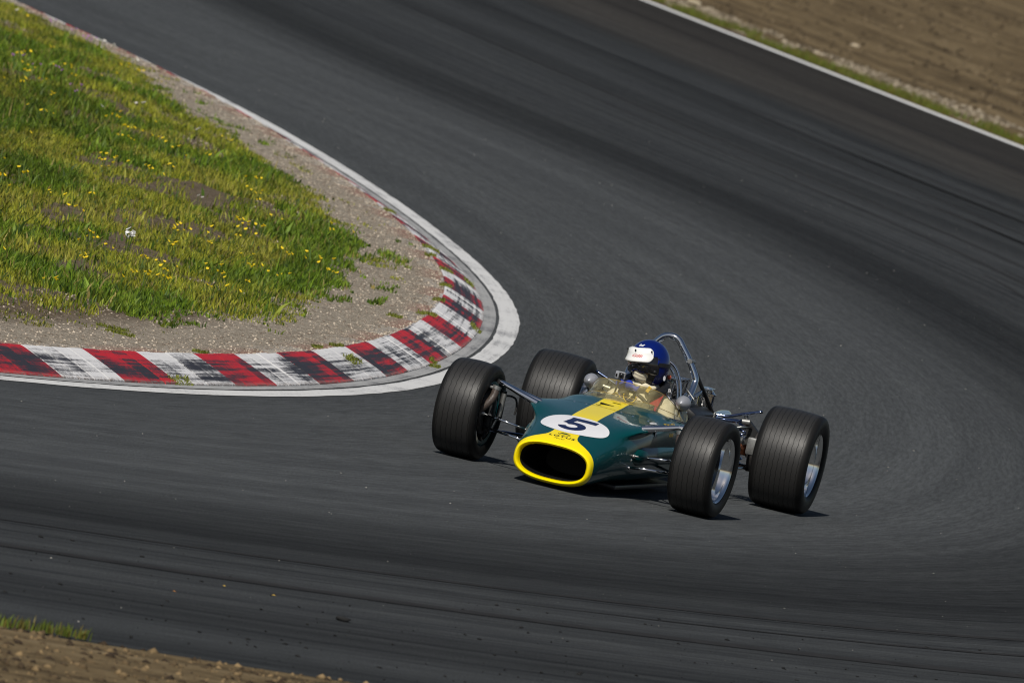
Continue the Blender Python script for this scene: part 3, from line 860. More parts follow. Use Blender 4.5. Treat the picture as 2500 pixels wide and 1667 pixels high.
def mat_paint():
    m = NT('green and yellow coachwork')
    x, y, z = m.sep(m.obj())
    ax = m.math('ABSOLUTE', x)
    stripe = m.math('SUBTRACT', 1.0, m.step(ax, 0.0805, 0.0825))
    stripe = m.math('MULTIPLY', stripe, m.step(z, 0.22, 0.23))
    gy = lambda v: ((v + 0.8) / 0.3,) * 3
    yb = m.ramp(m.math('DIVIDE', ax, 0.3), [(0.0, gy(-.54)), (0.25, gy(-.55)), (0.275, gy(-.59)), (0.295, gy(-.635)), (0.34, gy(-.672)), (0.44, gy(-.702)), (0.60, gy(-.725)), (0.78, gy(-.742)), (1.0, gy(-.75))])
    yb = m.math('SUBTRACT', m.math('MULTIPLY', yb, 0.3), 0.8)
    d = m.math('SUBTRACT', y, yb)
    nose = m.math('SUBTRACT', 1.0, m.step(d, -0.002, 0.002))
    k = m.math('MAXIMUM', nose, stripe)
    nz = m.noise(m.obj(), 3.0, 3)
    gcol = m.mix(nz, (.000, .044, .050), (.000, .055, .059))
    ycol = m.mix(nz, (.90, .70, .000), (.95, .75, .002))
    m.base(m.mix(k, gcol, ycol))
    m.set(Roughness=0.32, Coat_Weight=0.65, Coat_Roughness=0.015)
    m.b.inputs['Specular IOR Level'].default_value = 0.18
    return m.m
M['paint'] = mat_paint()
M['green'] = simple('green coachwork', (.000, .037, .037), .32, coat=.3, var=.1, nscale=3, spec=.18)

def sect(y, w, zb, zt, zc, n, npts=56, rim=None, inner=None):
    """ring of points; the top span |x|<rim may dip into the cockpit"""
    pts = []
    for i in range(npts):
        a = 2 * math.pi * i / npts + math.pi / 2
        c, s = math.cos(a), math.sin(a)
        x = w * math.copysign(abs(c) ** (2 / n), c)
        hz = (zt - zc) if s > 0 else (zc - zb)
        nb = n if s > 0 else min(n, 2.9)
        if s <= 0:
            x = w * math.copysign(abs(c) ** (2 / nb), c)
        z = zc + hz * math.copysign(abs(s) ** (2 / nb), s)
        pts.append((x, y, z))
    return pts
def topz(x, w, zt, zc, n):
    return zc + (zt - zc) * max(0.0, 1 - min(1, abs(x) / w) ** n) ** (1 / n)

NP_OUT, NP_TOP = 73, 17
YK = [-.775, -.72, -.60, -.37, -.10, .20, .45, .62, .74, .90, 1.05, 1.25, 1.42, 1.52, 1.56]
WK = [.246, .256, .270, .300, .338, .360, .362, .364, .366, .368, .370, .368, .358, .335, .31]
ZT = [.281, .302, .334, .389, .439, .477, .506, .528, .530, .516, .506, .496, .490, .484, .470]
ZB = [.028, .022, .026, .045, .060, .064, .065, .066, .067, .068, .07, .07, .075, .085, .10]
NK = [2.7, 2.75, 2.85, 3.1, 3.5, 3.8, 3.9, 3.9, 3.9, 3.9, 3.9, 3.9, 3.7, 3.4, 3.2]
RK_Y = [.74, .80, .90, 1.05, 1.25, 1.36, 1.42]
RK = [.17, .225, .262, .285, .285, .25, .20]
def ip(y, T): 
    return float(np.interp(y, YK, T))
def spl(T):
    # smooth interpolation (cubic) of the section table
    yk = np.array(YK); t = np.array(T)
    d = np.gradient(t, yk)
    def f(y):
        y = min(max(y, yk[0]), yk[-1]); i = min(max(int(np.searchsorted(yk, y) - 1), 0), len(yk) - 2)
        h = yk[i + 1] - yk[i]; u = (y - yk[i]) / h
        return float((2 * u**3 - 3 * u**2 + 1) * t[i] + (u**3 - 2 * u**2 + u) * h * d[i] + (-2 * u**3 + 3 * u**2) * t[i + 1] + (u**3 - u**2) * h * d[i + 1])
    return f
fW, fT, fB, fN = spl(WK), spl(ZT), spl(ZB), spl(NK)
def zc_(y): return fB(y) + (fT(y) - fB(y)) * 0.50
def outer_ring(y, rim):
    """points from +rim over the side, under the belly to -rim"""
    w, zt, zb, n = fW(y), fT(y), fB(y), fN(y); zc = zc_(y)
    # angle at which x = rim on the top side
    a0 = math.acos(min(1, (rim / w)) ** (n / 2))
    pts = []
    for i in range(NP_OUT):
        a = a0 - (math.pi + 2 * a0) * i / (NP_OUT - 1)
        c, s = math.cos(a), math.sin(a)
        nn = n if s > 0 else max(2.6, n * .8)
        x = w * math.copysign(abs(c) ** (2 / nn), c)
        z = zc + ((zt - zc) if s > 0 else (zc - zb)) * math.copysign(abs(s) ** (2 / nn), s)
        # the shoulders swell into the fairings that carry the top rocker arms
        bell = math.exp(-((y - .02) / (.20 if y < .02 else .30)) ** 2)
        da = math.degrees(a if a > -math.pi / 2 else -math.pi - a)
        g_ = math.exp(-((da - 45) / (16 if da > 45 else 10)) ** 2)
        x += math.copysign(.112 * bell * g_, x); z += .026 * bell * g_
        pts.append((x, y, z))
    return pts
def top_span(y, rim):
    w, zt, n = fW(y), fT(y), fN(y); zc = zc_(y)
    return [(x, y, topz(x, w, zt, zc, n)) for x in np.linspace(-rim, rim, NP_TOP + 2)[1:-1]]
def well_span(y, rim):
    zr = topz(rim, fW(y), fT(y), zc_(y), fN(y))
    fl = .12
    out = []
    for x in np.linspace(-1, 1, NP_TOP + 2)[1:-1]:
        k = abs(x)
        if k > .6:
            t = (1 - k) / .4
            out.append((math.copysign(rim * (1 - .06 * t), x), y, zr - (zr - fl) * min(1, t * 1.0)))
        else:
            out.append((rim * .94 * x / .6, y, fl))
    return out
rings, wells = [], []
def add_ring(p, well=False):
    rings.append(p); wells.append(well)
NR = NP_OUT + NP_TOP
# the mouth: duct, lip and outer skin share one ring layout
def mouth_ring(y, w, h, zc0=.1545):
    ref = outer_ring(-.775, .17) + top_span(-.775, .17)
    return [(p[0] * w / .246, y, zc0 + (p[2] - .1545) * h / .1265) for p in ref]
add_ring(mouth_ring(-.30, .15, .075))
add_ring(mouth_ring(-.60, .198, .090))
add_ring(mouth_ring(-.745, .211, .098))
add_ring(mouth_ring(-.772, .214, .1005))
add_ring(mouth_ring(-.790, .220, .1055))
add_ring(mouth_ring(-.797, .228, .1120))
add_ring(mouth_ring(-.793, .237, .1185))
add_ring(mouth_ring(-.780, .2435, .1240))
for y in list(np.linspace(-.768, .738, 44)):
    add_ring(outer_ring(y, .17 * min(1.0, fW(y) / .25)) + top_span(y, .17 * min(1.0, fW(y) / .25)))
add_ring(outer_ring(.74, .17) + top_span(.74, .17))
for y in [.7405, .77, .80, .85, .90, .97, 1.05, 1.15, 1.25, 1.31, 1.36, 1.40, 1.4195]:
    r_ = float(np.interp(y, RK_Y, RK))
    add_ring(outer_ring(y, r_) + well_span(y, r_), True)
for y in [1.42, 1.45, 1.48, 1.52, 1.56]:
    add_ring(outer_ring(y, .17) + top_span(y, .17))
V = [p for r_ in rings for p in r_]
F, MI = [], []
for i in range(len(rings) - 1):
    for k in range(NR):
        k2 = (k + 1) % NR
        F.append((i * NR + k, i * NR + k2, (i + 1) * NR + k2, (i + 1) * NR + k))
        inside = (k >= NP_OUT - 1)
        if i < 2: MI.append(2)
        elif inside and (wells[i] or wells[i + 1]): MI.append(1)
        else: MI.append(0)
F.append(tuple(range(NR))); MI.append(3)
F.append(tuple((len(rings) - 1) * NR + k for k in range(NR - 1, -1, -1))); MI.append(0)
body = mobj('body', (V, F), None, car, mats=[M['paint'], M['lining'], M['dark'], M['radiator']], midx=MI, sharp=50)
bm = bmesh.new(); bm.from_mesh(body.data); bmesh.ops.recalc_face_normals(bm, faces=bm.faces[:]); bm.to_mesh(body.data); bm.free()
BVH = BVHTree.FromPolygons([Vector(p) for p in V], F)

def on_top(x, y, lift):
    h = BVH.ray_cast(Vector((x, y, 2.0)), Vector((0, 0, -1)))
    return h[0] + h[1].normalized() * (lift if h[1].z > 0 else -lift)
def on_side(y, z, lift):
    h = BVH.ray_cast(Vector((2.0, y, z)), Vector((-1, 0, 0)))
    n_ = h[1].normalized()
    return h[0] + n_ * (lift if n_.x > 0 else -lift)
def subdiv(vf, maxlen):
    bm = bmesh.new()
    vs = [bm.verts.new(p) for p in vf[0]]
    for q in vf[1]:
        try: bm.faces.new([vs[i] for i in q])
        except ValueError: pass
    bmesh.ops.triangulate(bm, faces=bm.faces[:])
    for _ in range(6):
        es = [e for e in bm.edges if e.calc_length() > maxlen]
        if not es: break
        bmesh.ops.subdivide_edges(bm, edges=es, cuts=1)
        bmesh.ops.triangulate(bm, faces=bm.faces[:])
    bm.verts.index_update()
    out = [tuple(q.co) for q in bm.verts], [tuple(q.index for q in p.verts) for p in bm.faces]
    bm.free()
    return out
def decal_top(name, vf, mat, cy, lift, maxlen=.03, sx=1.0, sy=1.0, parent=None, cx=0.0):
    """flat art drawn seen from the front of the car: art x -> car x, art up -> towards the rear"""
    v, f = subdiv(vf, maxlen)
    P = [tuple(on_top(cx + p[0] * sx, cy + p[1] * sy, lift)) for p in v]
    return mobj(name, (P, f), mat, parent or body)
# roundel, number, maker's name and badge
circ = [(0, 0, 0)] + [(.213 * math.cos(2 * math.pi * i / 64), .203 * math.sin(2 * math.pi * i / 64), 0) for i in range(64)]
decal_top('number_roundel', (circ, [(0, i + 1, (i + 1) % 64 + 1) for i in range(64)]), M['white'], -.372, .0018)
def five():
    """heavy slanted five as a polygon strip"""
    t = .034
    out, inn = [], []
    # stem and flag
    polys = [[(-.062, .108), (.092, .108), (.092, .060), (-.062, .060)], [(-.062, .068), (-.018, .068), (-.030, -.004), (-.074, -.004)]]
    V, F = [], []
    for p in polys:
        k = len(V); V += [(x, y, 0) for x, y in p]; F.append(tuple(range(k, k + 4)))
    k = len(V); n = 26
    for i in range(n + 1):
        a = R(140 - 300 * i / n)
        V.append((-.004 + .078 * math.cos(a), -.040 + .066 * math.sin(a), 0))
        V.append((-.006 + .033 * math.cos(a), -.040 + .026 * math.sin(a), 0))
    for i in range(n): F.append((k + 2 * i, k + 2 * i + 2, k + 2 * i + 3, k + 2 * i + 1))
    V = [(x + y * .10, y, 0) for x, y, _ in V]
    return V, F
decal_top('race_number', five(), M['navy'], -.372, .0034, .03, 1.08, 1.36)
lt = text_mesh('LOTUS', .062, .0014, .12, 1.25)
decal_top('maker_lettering', lt, M['ink'], -.676, .0016, .02, .74, .66)
lt = text_mesh('Ford', .036, .0, .5)
decal_top('engine_lettering', lt, M['ink'], -.716, .0016, .02, .9, .55, cx=-.01)
em = [(0, 0, 0)] + [(.034 * math.cos(R(12 + 156 * i / 20)), .022 * math.sin(R(12 + 156 * i / 20)), 0) for i in range(21)]
decal_top('badge', (em, [(0, i + 1, i + 2) for i in range(20)]), M['green'], -.618, .0018, .02)
rg, rf = [], []
for i in range(25):
    a = R(-200 + 220 * i / 24)
    rg += [(.039 * math.cos(a), .026 * math.sin(a), 0), (.035 * math.cos(a), .022 * math.sin(a), 0)]
for i in range(24): rf.append((2 * i, 2 * i + 2, 2 * i + 3, 2 * i + 1))
decal_top('badge_ring', (rg, rf), M['ink'], -.618, .0016, .02)
# thin dark line round the yellow of the nose
# scoop and slots on the cowl
sc_ = [(-.045, .03, 0), (.05, .0, 0), (-.035, -.035, 0)]
v_ = [tuple(on_top(-.02 + p[0], .44 + p[1], .002)) for p in sc_] + [tuple(on_top(-.02 + p[0], .44 + p[1], -.03)) for p in sc_]
mobj('cowl_scoop', (v_, [(0, 1, 2), (3, 5, 4), (0, 3, 4, 1), (1, 4, 5, 2), (2, 5, 3, 0)]), M['dark'], body, smooth=False)
for (cx, cy, w_, d_) in [(.02, .545, .055, .010), (-.05, .36, .035, .010)]:
    v_ = [tuple(on_top(cx + a, cy + b, l_)) for l_ in (.002, -.01) for a, b in ((-w_ / 2, -d_ / 2), (w_ / 2, -d_ / 2), (w_ / 2, d_ / 2), (-w_ / 2, d_ / 2))]
    mobj('cowl_slot', (v_, [(0, 1, 2, 3), (0, 4, 5, 1), (1, 5, 6, 2), (2, 6, 7, 3), (3, 7, 4, 0)]), M['dark'], body, smooth=False)
# shut line of the front bodywork and its quarter-turn fasteners
xs_ = np.linspace(-.33, .33, 45)
v_ = [tuple(on_top(x_, .315 + .10 * x_ * x_, .0012)) for x_ in xs_] + [tuple(on_top(x_, .319 + .10 * x_ * x_, .0012)) for x_ in xs_]
mobj('panel_joint', (v_, [(i, i + 1, 46 + i, 45 + i) for i in range(44)]), M['dark'], body, smooth=False)
for x_ in (-.29, -.19, -.115, .115, .19, .29):
    c_ = on_top(x_, .295 + .1 * x_ * x_, .001)
    mobj('fastener', ([(c_[0] + .006 * math.cos(k * math.pi / 4), c_[1] + .006 * math.sin(k * math.pi / 4), c_[2] + .002) for k in range(8)] + [(c_[0] + .007 * math.cos(k * math.pi / 4), c_[1] + .007 * math.sin(k * math.pi / 4), c_[2] - .003) for k in range(8)],
                      [tuple(range(8))] + [(k, 8 + k, 8 + (k + 1) % 8, (k + 1) % 8) for k in range(8)]), M['chrome'], body, smooth=False)
# lettering and badge on the near side
def decal_side(name, vf, mat, cy, cz, lift, parent=None):
    P = [tuple(on_side(cy - p[0] * -1.0, cz + p[1], lift)) for p in vf[0]]
    return mobj(name, (P, vf[1]), mat, parent or body)
lt = text_mesh('TEAM LOTUS', .034, .0006)
decal_side('side_lettering', ([(p[0] * 1.5, p[1], 0) for p in lt[0]], lt[1]), M['gold'], .72, .453, .002)
lt = text_mesh('AVIV', .034, .0006)
decal_side('side_lettering', ([(p[0] * 1.5, p[1], 0) for p in lt[0]], lt[1]), M['gold'], .72, .398, .002)
ov = [(0, 0, 0)] + [(.020 * math.cos(2 * math.pi * i / 28), .10 * math.sin(2 * math.pi * i / 28), 0) for i in range(28)]
v_, f_ = subdiv((ov, [(0, i + 1, (i + 1) % 28 + 1) for i in range(28)]), .03)
mobj('side_badge', ([tuple(on_top(.335 + p[0] * .9, .28 + p[1], .002)) for p in v_], f_), M['white'], body)
lt = text_mesh('A', .03, .0006)
mobj('badge_lettering', ([tuple(on_top(.335 + p[1] * .6, .28 - p[0] * 1.3, .0035)) for p in lt[0]], lt[1]), M['navy'], body)

# the rounded side tubes of the tub
pt = tube([(.315, -.10, .255), (.325, -.03, .262), (.332, .05, .268), (.336, .5, .27), (.336, 1.35, .27)], [.03, .055, .06, .062, .062], 20)
mobj('side_tube', pt, M['green'], car, sharp=60)
mobj('side_tube', mirror(pt), M['green'], car, sharp=60)
floor_ = box(0, .66, .055, .56, 1.6, .03, .012)
mobj('undertray', floor_, M['black_metal'], car, sharp=40)

# ------------------------------------------------------------------ wheels
def mat_tyre(NG):
    m = NT('treaded race tyre')
    u, v, _ = m.sep(m.uv())                       # v: -.5 .. .5 across the section, u around
    wob = m.math('MULTIPLY', m.math('SINE', m.math('MULTIPLY', u, 2 * math.pi * 36)), 0.045)
    fr = m.math('FRACT', m.math('ADD', m.math('ADD', m.math('MULTIPLY', v, NG), 0.5), wob))
    gd = m.math('ABSOLUTE', m.math('SUBTRACT', fr, 0.5))
    groove = m.math('SUBTRACT', 1.0, m.step(gd, 0.022, 0.060))
    tread = m.math('SUBTRACT', 1.0, m.step(m.math('ABSOLUTE', v), 0.37, 0.42))
    groove = m.math('MULTIPLY', groove, tread)
    ob = m.obj()
    nz = m.noise(ob, 40.0, 5, 0.65)
    ring = m.noise(m.comb(m.math('MULTIPLY', u, 2.0), m.math('MULTIPLY', v, 45.0)), 1.0, 3)
    worn = m.mix(m.math('ADD', m.math('MULTIPLY', nz, .5), m.math('MULTIPLY', ring, .5)), (.010, .0098, .0096), (.026, .0252, .0245))
    wall = m.mix(nz, (.007, .007, .007), (.012, .0117, .0115))
    c = m.mix(tread, wall, worn)
    c = m.mix(m.math('MULTIPLY', groove, .85), c, (.004, .004, .004))
    m.base(c)
    m.l(m.math('SUBTRACT', 0.60, m.math('MULTIPLY', m.math('ADD', nz, ring), 0.11)), m.b.inputs['Roughness'])
    m.l(m.math('ADD', 0.15, m.math('MULTIPLY', tread, 0.26)), m.b.inputs['Specular IOR Level'])
    m.bump(m.math('SUBTRACT', m.math('MULTIPLY', nz, 0.15), groove), 0.8, 0.004)
    return m.m
M['tyre_front'] = mat_tyre(8.0)
M['tyre_rear'] = mat_tyre(11.0)

def tyre_geo(W, Ro, Rr=.198):
    h = [(-.44, Rr), (-.475, Rr + .012), (-.497, Rr + .035), (-.503, Rr + .055), (-.497, Ro - .032), (-.478, Ro - .020), (-.445, Ro - .012), (-.39, Ro - .0075), (-.30, Ro - .0045), (-.15, Ro - .0015), (0, Ro)]
    prof = h + [(-a, r) for a, r in reversed(h[:-1])]
    V, F, UV = lathe([(a * W, r) for a, r in prof], 96)
    n = len(prof)
    # give the seam its own column so the tread pattern does not smear across it
    V += V[:n]; UV += [(1.0, q[1]) for q in UV[:n]]
    F2 = []
    for q in F:
        if max(q) >= 95 * n and min(q) < n:
            q = tuple(i + 96 * n if i < n else i for i in q)
        F2.append(q)
    return V, F2, [(a, b / W) for a, b in UV]
def wheel(name_loc, side, W, Ro, steer, dish):
    """side +1: outer face towards +x"""
    Rr = .198
    # centre: dark cast disc with ribs and a hub nut
    d = -W * .16 + dish
    cen, cf, _ = lathe([(d - .02, .170), (W * .16, .177), (W * .15, .170), (W * .02, .138), (d + .030, .095), (d + .02, .075), (d + .030, .055), (d + .06, .05), (d + .06, .0001)], 64)
    ribs = []
    for k in range(8):
        a = 2 * math.pi * k / 8
        rb = box(0, 0, .066, .012, .014, .014, .003)
        rb = ([(p[0] + d + .026, p[1] * math.cos(a) - p[2] * math.sin(a), p[1] * math.sin(a) + p[2] * math.cos(a)) for p in rb[0]], rb[1])
        ribs.append(rb)
    w = mobj('wheel', join((cen, cf), *ribs) if side > 0 else mirror(join((cen, cf), *ribs)), M['dish'], car, sharp=40)
    w.location = name_loc
    w.rotation_euler = (0, 0, steer)
    rim_p = [(-.44, Rr - .020), (-.455, Rr + .004), (-.44, Rr + .006), (-.41, Rr - .016), (-.2, .172), (-.05, .170), (.1, .172), (.24, .175), (.30, .184), (.36, .187), (.41, .190), (.43, Rr - .004), (.452, Rr + .004), (.447, Rr + .009), (.43, Rr + .006)]
    rv, rf_, _ = lathe([(a * W, r) for a, r in rim_p], 80)
    r_ = (rv, rf_) if side > 0 else mirror((rv, rf_))
    mobj('rim', r_, M['polished'], w, sharp=35)
    tv, tf, tuv = tyre_geo(W, Ro)
    if side < 0: tv, tf = mirror((tv, tf))
    mobj('tyre', (tv, tf), M['tyre_front' if Ro < .31 else 'tyre_rear'], w, uv=tuv)
    nut, nf, _ = lathe([(d + .058, .0001), (d + .058, .034), (d + .095, .030), (d + .10, .024), (d + .10, .0001)], 6)
    mobj('hub_nut', (nut, nf) if side > 0 else mirror((nut, nf)), M['chrome'], w, smooth=False)
    return w
FW, FRAD, RW, RRAD = .275, .305, .355, .325
wheel((.762, 0, FRAD), 1, FW, FRAD, R(-4.0), -.005)
wheel((-.762, 0, FRAD), -1, FW, FRAD, R(-4.0), -.005)
wheel((.7745, 2.413, RRAD), 1, RW, RRAD, 0, .0)
wheel((-.7745, 2.413, RRAD), -1, RW, RRAD, 0, .0)

# ------------------------------------------------------------------ front suspension, steering and brakes
def both(name, vf, mat, **kw):
    mobj(name, vf, mat, car, **kw); mobj(name, mirror(vf), mat, car, **kw)
rk = join(tube([(.34, -.035, .438), (.46, -.022, .470), (.605, -.006, .512)], [.022, .018, .012], 12),
          tube([(.34, .055, .446), (.46, .035, .474), (.605, .006, .514)], [.020, .016, .011], 12),
          box(.46, .006, .468, .27, .055, .020, .004, Matrix.Rotation(R(-15.5), 3, 'Y')))
both('rocker_arm', rk, M['chrome'], sharp=50)
both('lower_link', tube([(.335, -.10, .196), (.42, -.095, .206), (.66, -.03, .222)], .0085, 10), M['chrome'])
both('steering_rod', tube([(.34, -.12, .270), (.645, -.12, .304)], .0075, 10), M['chrome'])
both('radius_rod', tube([(.64, .0, .205), (.34, .62, .20)], .009, 10), M['blue_reflect_chrome'])
both('rod_end', join(tube([(.63, -.12, .303), (.668, -.12, .307)], .011, 8), tube([(.33, -.12, .268), (.355, -.12, .272)], .011, 8)), M['alloy'], smooth=True)
up_ = join(box(.628, .01, .335, .035, .065, .29, .010), tube([(.612, .0, .500), (.612, 0, .525)], .016, 10), tube([(.60, -.12, .305), (.63, 0, .30)], .012, 8),
           tube([(.58, .05, .30), (.58, .05, .46)], .018, 10))
both('upright', up_, M['mag'], sharp=40)
dk, df, _ = lathe([(.648, .065), (.648, .135), (.662, .137), (.662, .065)], 40)
dk = shift((dk, df), (0, 0, FRAD))
both('brake_disc', dk, M['iron'], sharp=30)
both('brake_caliper', box(.652, .115, .325, .055, .05, .12, .010), M['alloy'], sharp=40)
hs = tube(smooth_path([(.598, -.105, .475), (.600, -.115, .43), (.615, -.13, .385), (.645, -.135, .345), (.672, -.125, .325)]), [.024] * 24 + [.022], 14)
both('brake_duct', hs, M['hose'])
both('duct_clamp', join(tube([(.594, -.104, .488), (.598, -.106, .466)], .028, 14), box(.628, -.118, .475, .03, .012, .014, .002)), M['alloy'], sharp=40)
mobj('brake_line', mirror(tube(smooth_path([(.570, .03, .43), (.535, .05, .437), (.50, .06, .425), (.485, .06, .38), (.487, .06, .33)]), .0065, 8)), M['black_rubber'], car)
both('damper', join(tube([(.57, .03, .445), (.575, .03, .30)], .016, 12), tube([(.58, .03, .30), (.60, .02, .22)], .010, 10)), M['alloy'], sharp=50)
both('link_bracket', join(box(.318, -.10, .205, .014, .06, .10, .004, Matrix.Rotation(R(20), 3, 'Y')), tube([(.30, -.14, .20), (.34, -.14, .195)], .010, 8)), M['chrome'], sharp=40)
both('steering_bellows', tube([(.29, -.12, .265), (.30, -.12, .266), (.312, -.12, .267), (.322, -.12, .268), (.335, -.12, .270)], [.026, .020, .024, .018, .014], 12), M['black_rubber'])

# ------------------------------------------------------------------ windscreen, mirrors, camera, dash
def screen_rows():
    base_ = [(0, .60, .530), (.10, .61, .528), (.20, .67, .520), (.27, .80, .500), (.305, 1.0, .486), (.318, 1.2, .478)]
    fold_ = [(0, .735, .562), (.10, .742, .559), (.18, .775, .552), (.24, .86, .535), (.285, 1.02, .512), (.312, 1.2, .486)]
    top_ = [(0, .838, .646), (.09, .845, .644), (.175, .878, .636), (.23, .95, .610), (.270, 1.06, .562), (.300, 1.2, .500)]
    out = []
    for r_ in (base_, fold_, top_):
        full = [(-p[0], p[1], p[2]) for p in reversed(r_[1:])] + r_
        out.append([Vector(p) for p in smooth_path(full, 6)])
    b, f, t = out
    def mixr(a, c, k, bulge=0): return [p.lerp(q, k) + Vector((0, 0, bulge)) for p, q in zip(a, c)]
    return [b, mixr(b, f, .35, .006), mixr(b, f, .75, .006), f, mixr(f, t, .12), mixr(f, t, .4), mixr(f, t, .75), t]
rows = screen_rows()
n = len(rows[0]); V = [tuple(p) for r_ in rows for p in r_]
F = [(i * n + k, i * n + k + 1, (i + 1) * n + k + 1, (i + 1) * n + k) for i in range(len(rows) - 1) for k in range(n - 1)]
ws = mobj('windscreen', (V, F), M['screen'], car)
edge = join(tube(rows[3], .0020, 6), tube(rows[-1], .0020, 6))
mobj('screen_edge', edge, simple('edge of tinted perspex', (.30, .21, .05), .25, coat=.6), ws)
crack = tube(smooth_path([rows[6][22] + Vector((0, -.004, .01)), rows[6][22] + Vector((-.012, -.008, -.02)), rows[4][21] + Vector((0, -.004, .012)), rows[4][22] + Vector((.012, -.004, .006))]), .0014, 5)
mobj('screen_crack', crack, M['black_metal'], ws)
apl = [(.318, 1.12, .475), (.33, 1.20, .470), (.325, 1.27, .485), (.312, 1.25, .54), (.30, 1.16, .555), (.296, 1.11, .53)]
apl2 = [(p[0] - .006, p[1], p[2]) for p in apl]
mobj('amber_side_piece', (apl + apl2, [tuple(range(6)), tuple(range(11, 5, -1))] + [(i, i + 6, (i + 1) % 6 + 6, (i + 1) % 6) for i in range(6)]), M['amber'], car, smooth=False)
for sgn in (1, -1):
    mx = sgn * .302
    pr = [(-.074, .0001), (-.070, .010), (-.055, .025), (-.030, .040), (-.004, .0465), (.012, .0475), (.016, .0465), (.016, .0001)]
    mv, mf, _ = lathe(pr, 28, 'y')
    mm = mobj('mirror', shift((mv, mf), (mx, 1.13, .586)), M['silver'], car, sharp=40)
    gv, gf, _ = lathe([(.0165, .044), (.0175, .043), (.0175, .0001)], 24, 'y')
    mobj('mirror_glass', shift((gv, gf), (mx, 1.13, .586)), M['polished'], mm, sharp=30)
    mobj('mirror_stalk', tube([(mx - sgn * .010, 1.12, .55), (mx + sgn * .004, 1.16, .50), (mx + sgn * .01, 1.18, .47)], .005, 8), M['black_metal'], mm)
gp = mobj('action_camera', box(-.112, 1.06, .668, .062, .030, .045, .004), M['silver'], car, sharp=40)
mobj('camera_face', box(-.102, 1.043, .669, .034, .008, .034, .003), M['black_metal'], gp, sharp=40)
lv, lf, _ = lathe([(1.0335, .0001), (1.0335, .010), (1.04, .011)], 18, 'y')
mobj('camera_lens', shift((lv, lf), (-.102, 0, .670)), M['goggle'], gp)
mobj('camera_window', box(-.134, 1.044, .664, .010, .006, .018, .001), M['dark'], gp, sharp=40)
mobj('camera_mount', join(box(-.112, 1.055, .635, .02, .02, .03, .003), tube([(-.112, 1.055, .63), (-.14, 1.10, .50)], .006, 8)), M['black_metal'], gp, sharp=40)
def dial(name, x, y, z, r_):
    v, f, _ = lathe([(y + .035, r_ * .96), (y, r_), (y - .006, r_), (y - .006, r_ * .86)], 28, 'y')
    d = mobj(name, shift((v, f), (x, 0, z)), M['polished'], car, sharp=40)
    v, f, _ = lathe([(y - .003, r_ * .87), (y - .003, .0001)], 28, 'y')
    mobj('dial_face', shift((v, f), (x, 0, z)), M['black_metal'], d, smooth=False)
    mobj('dial_plate', box(x + r_ * .1, y - .005, z + r_ * .3, r_ * .55, .002, r_ * .3), M['white'], d, smooth=False)
    if r_ > .04: mobj('dial_needle', box(x, y - .006, z - r_ * .15, r_ * .12, .002, r_ * .8, 0, Matrix.Rotation(R(35), 3, 'Y')), M['white'], d, smooth=False)
dial('gauge', .035, .795, .570, .043)
dial('gauge', -.145, .79, .540, .034)
dial('gauge', .145, .80, .528, .030)
dial('gauge', -.055, .80, .545, .028)
mobj('dash_panel', box(0, .80, .515, .40, .012, .07, .004), M['alloy'], car, sharp=40)
swv, swf = [], []
a_ = [(.135 * math.cos(2 * math.pi * i / 32), 0, .135 * math.sin(2 * math.pi * i / 32)) for i in range(33)]
tv, tf = tube(a_, .0125, 10, False)
spk = join(box(0, 0, 0, .25, .004, .022, .001), box(0, 0, -.06, .022, .004, .12, .001), tube([(0, -.02, 0), (0, .01, 0)], .026, 16))
sw = mobj('steering_wheel', (tv, tf), M['black_rubber'], car)
mobj('wheel_spokes', spk, M['alloy'], sw, sharp=40)
sw.location = (0, .965, .455); sw.rotation_euler = (R(-22), R(14), 0)
mobj('steering_column', tube([(0, .96, .455), (0, .3, .30)], .012, 8), M['black_metal'], car)
mobj('seat', join(box(0, 1.40, .32, .44, .05, .42, .02, Matrix.Rotation(R(-18), 3, 'X')), box(0, 1.18, .145, .42, .40, .04, .015)), M['black_metal'], car, sharp=40)

# ------------------------------------------------------------------ roll hoop and stays
hq = [(.225, 1.555, .45), (.216, 1.66, .585), (.214, 1.74, .685), (.206, 1.75, .728), (.172, 1.75, .782), (.131, 1.75, .838), (.092, 1.75, .884), (.058, 1.75, .924), (.030, 1.75, .940)]
hp = smooth_path([(-a, b, c) for a, b, c in hq] + [(0, 1.75, .945)] + hq[::-1], 5)
hoop = mobj('roll_hoop', tube(hp, .0208, 16), M['chrome'], car)
for dx in (0, .022):
    h2 = smooth_path([(-.205 + dx, 1.47, .46), (-.200 + dx, 1.48, .60), (-.165 + dx, 1.49, .70), (-.10 + dx, 1.49, .775), (0 + dx * .2, 1.49, .80), (.10 - dx, 1.49, .775), (.165 - dx, 1.49, .70), (.200 - dx, 1.48, .60), (.205 - dx, 1.47, .46)], 6)
    mobj('headrest_hoop', tube([(p[0] * .86, p[1] + .12 + dx * .6, p[2] - dx) for p in h2], .0085, 10), M['chrome'], car)
both('roll_hoop_stay', tube([(.158, 1.76, .815), (.290, 2.15, .500)], .0135, 12), M['black_metal'])
both('stay_clevis', tube([(.155, 1.725, .818), (.165, 1.79, .814)], .016, 12), M['alloy'], sharp=40)
both('stay_foot', box(.290, 2.15, .50, .03, .05, .04, .006), M['alloy'], sharp=40)
mobj('headrest', box(0, 1.47, .66, .20, .04, .12, .018), M['black_metal'], car, sharp=40)
mobj('kill_switch', tube([(.11, 1.46, .70), (.11, 1.44, .71)], .012, 10), simple('orange switch', (.7, .12, .05), .4), car)

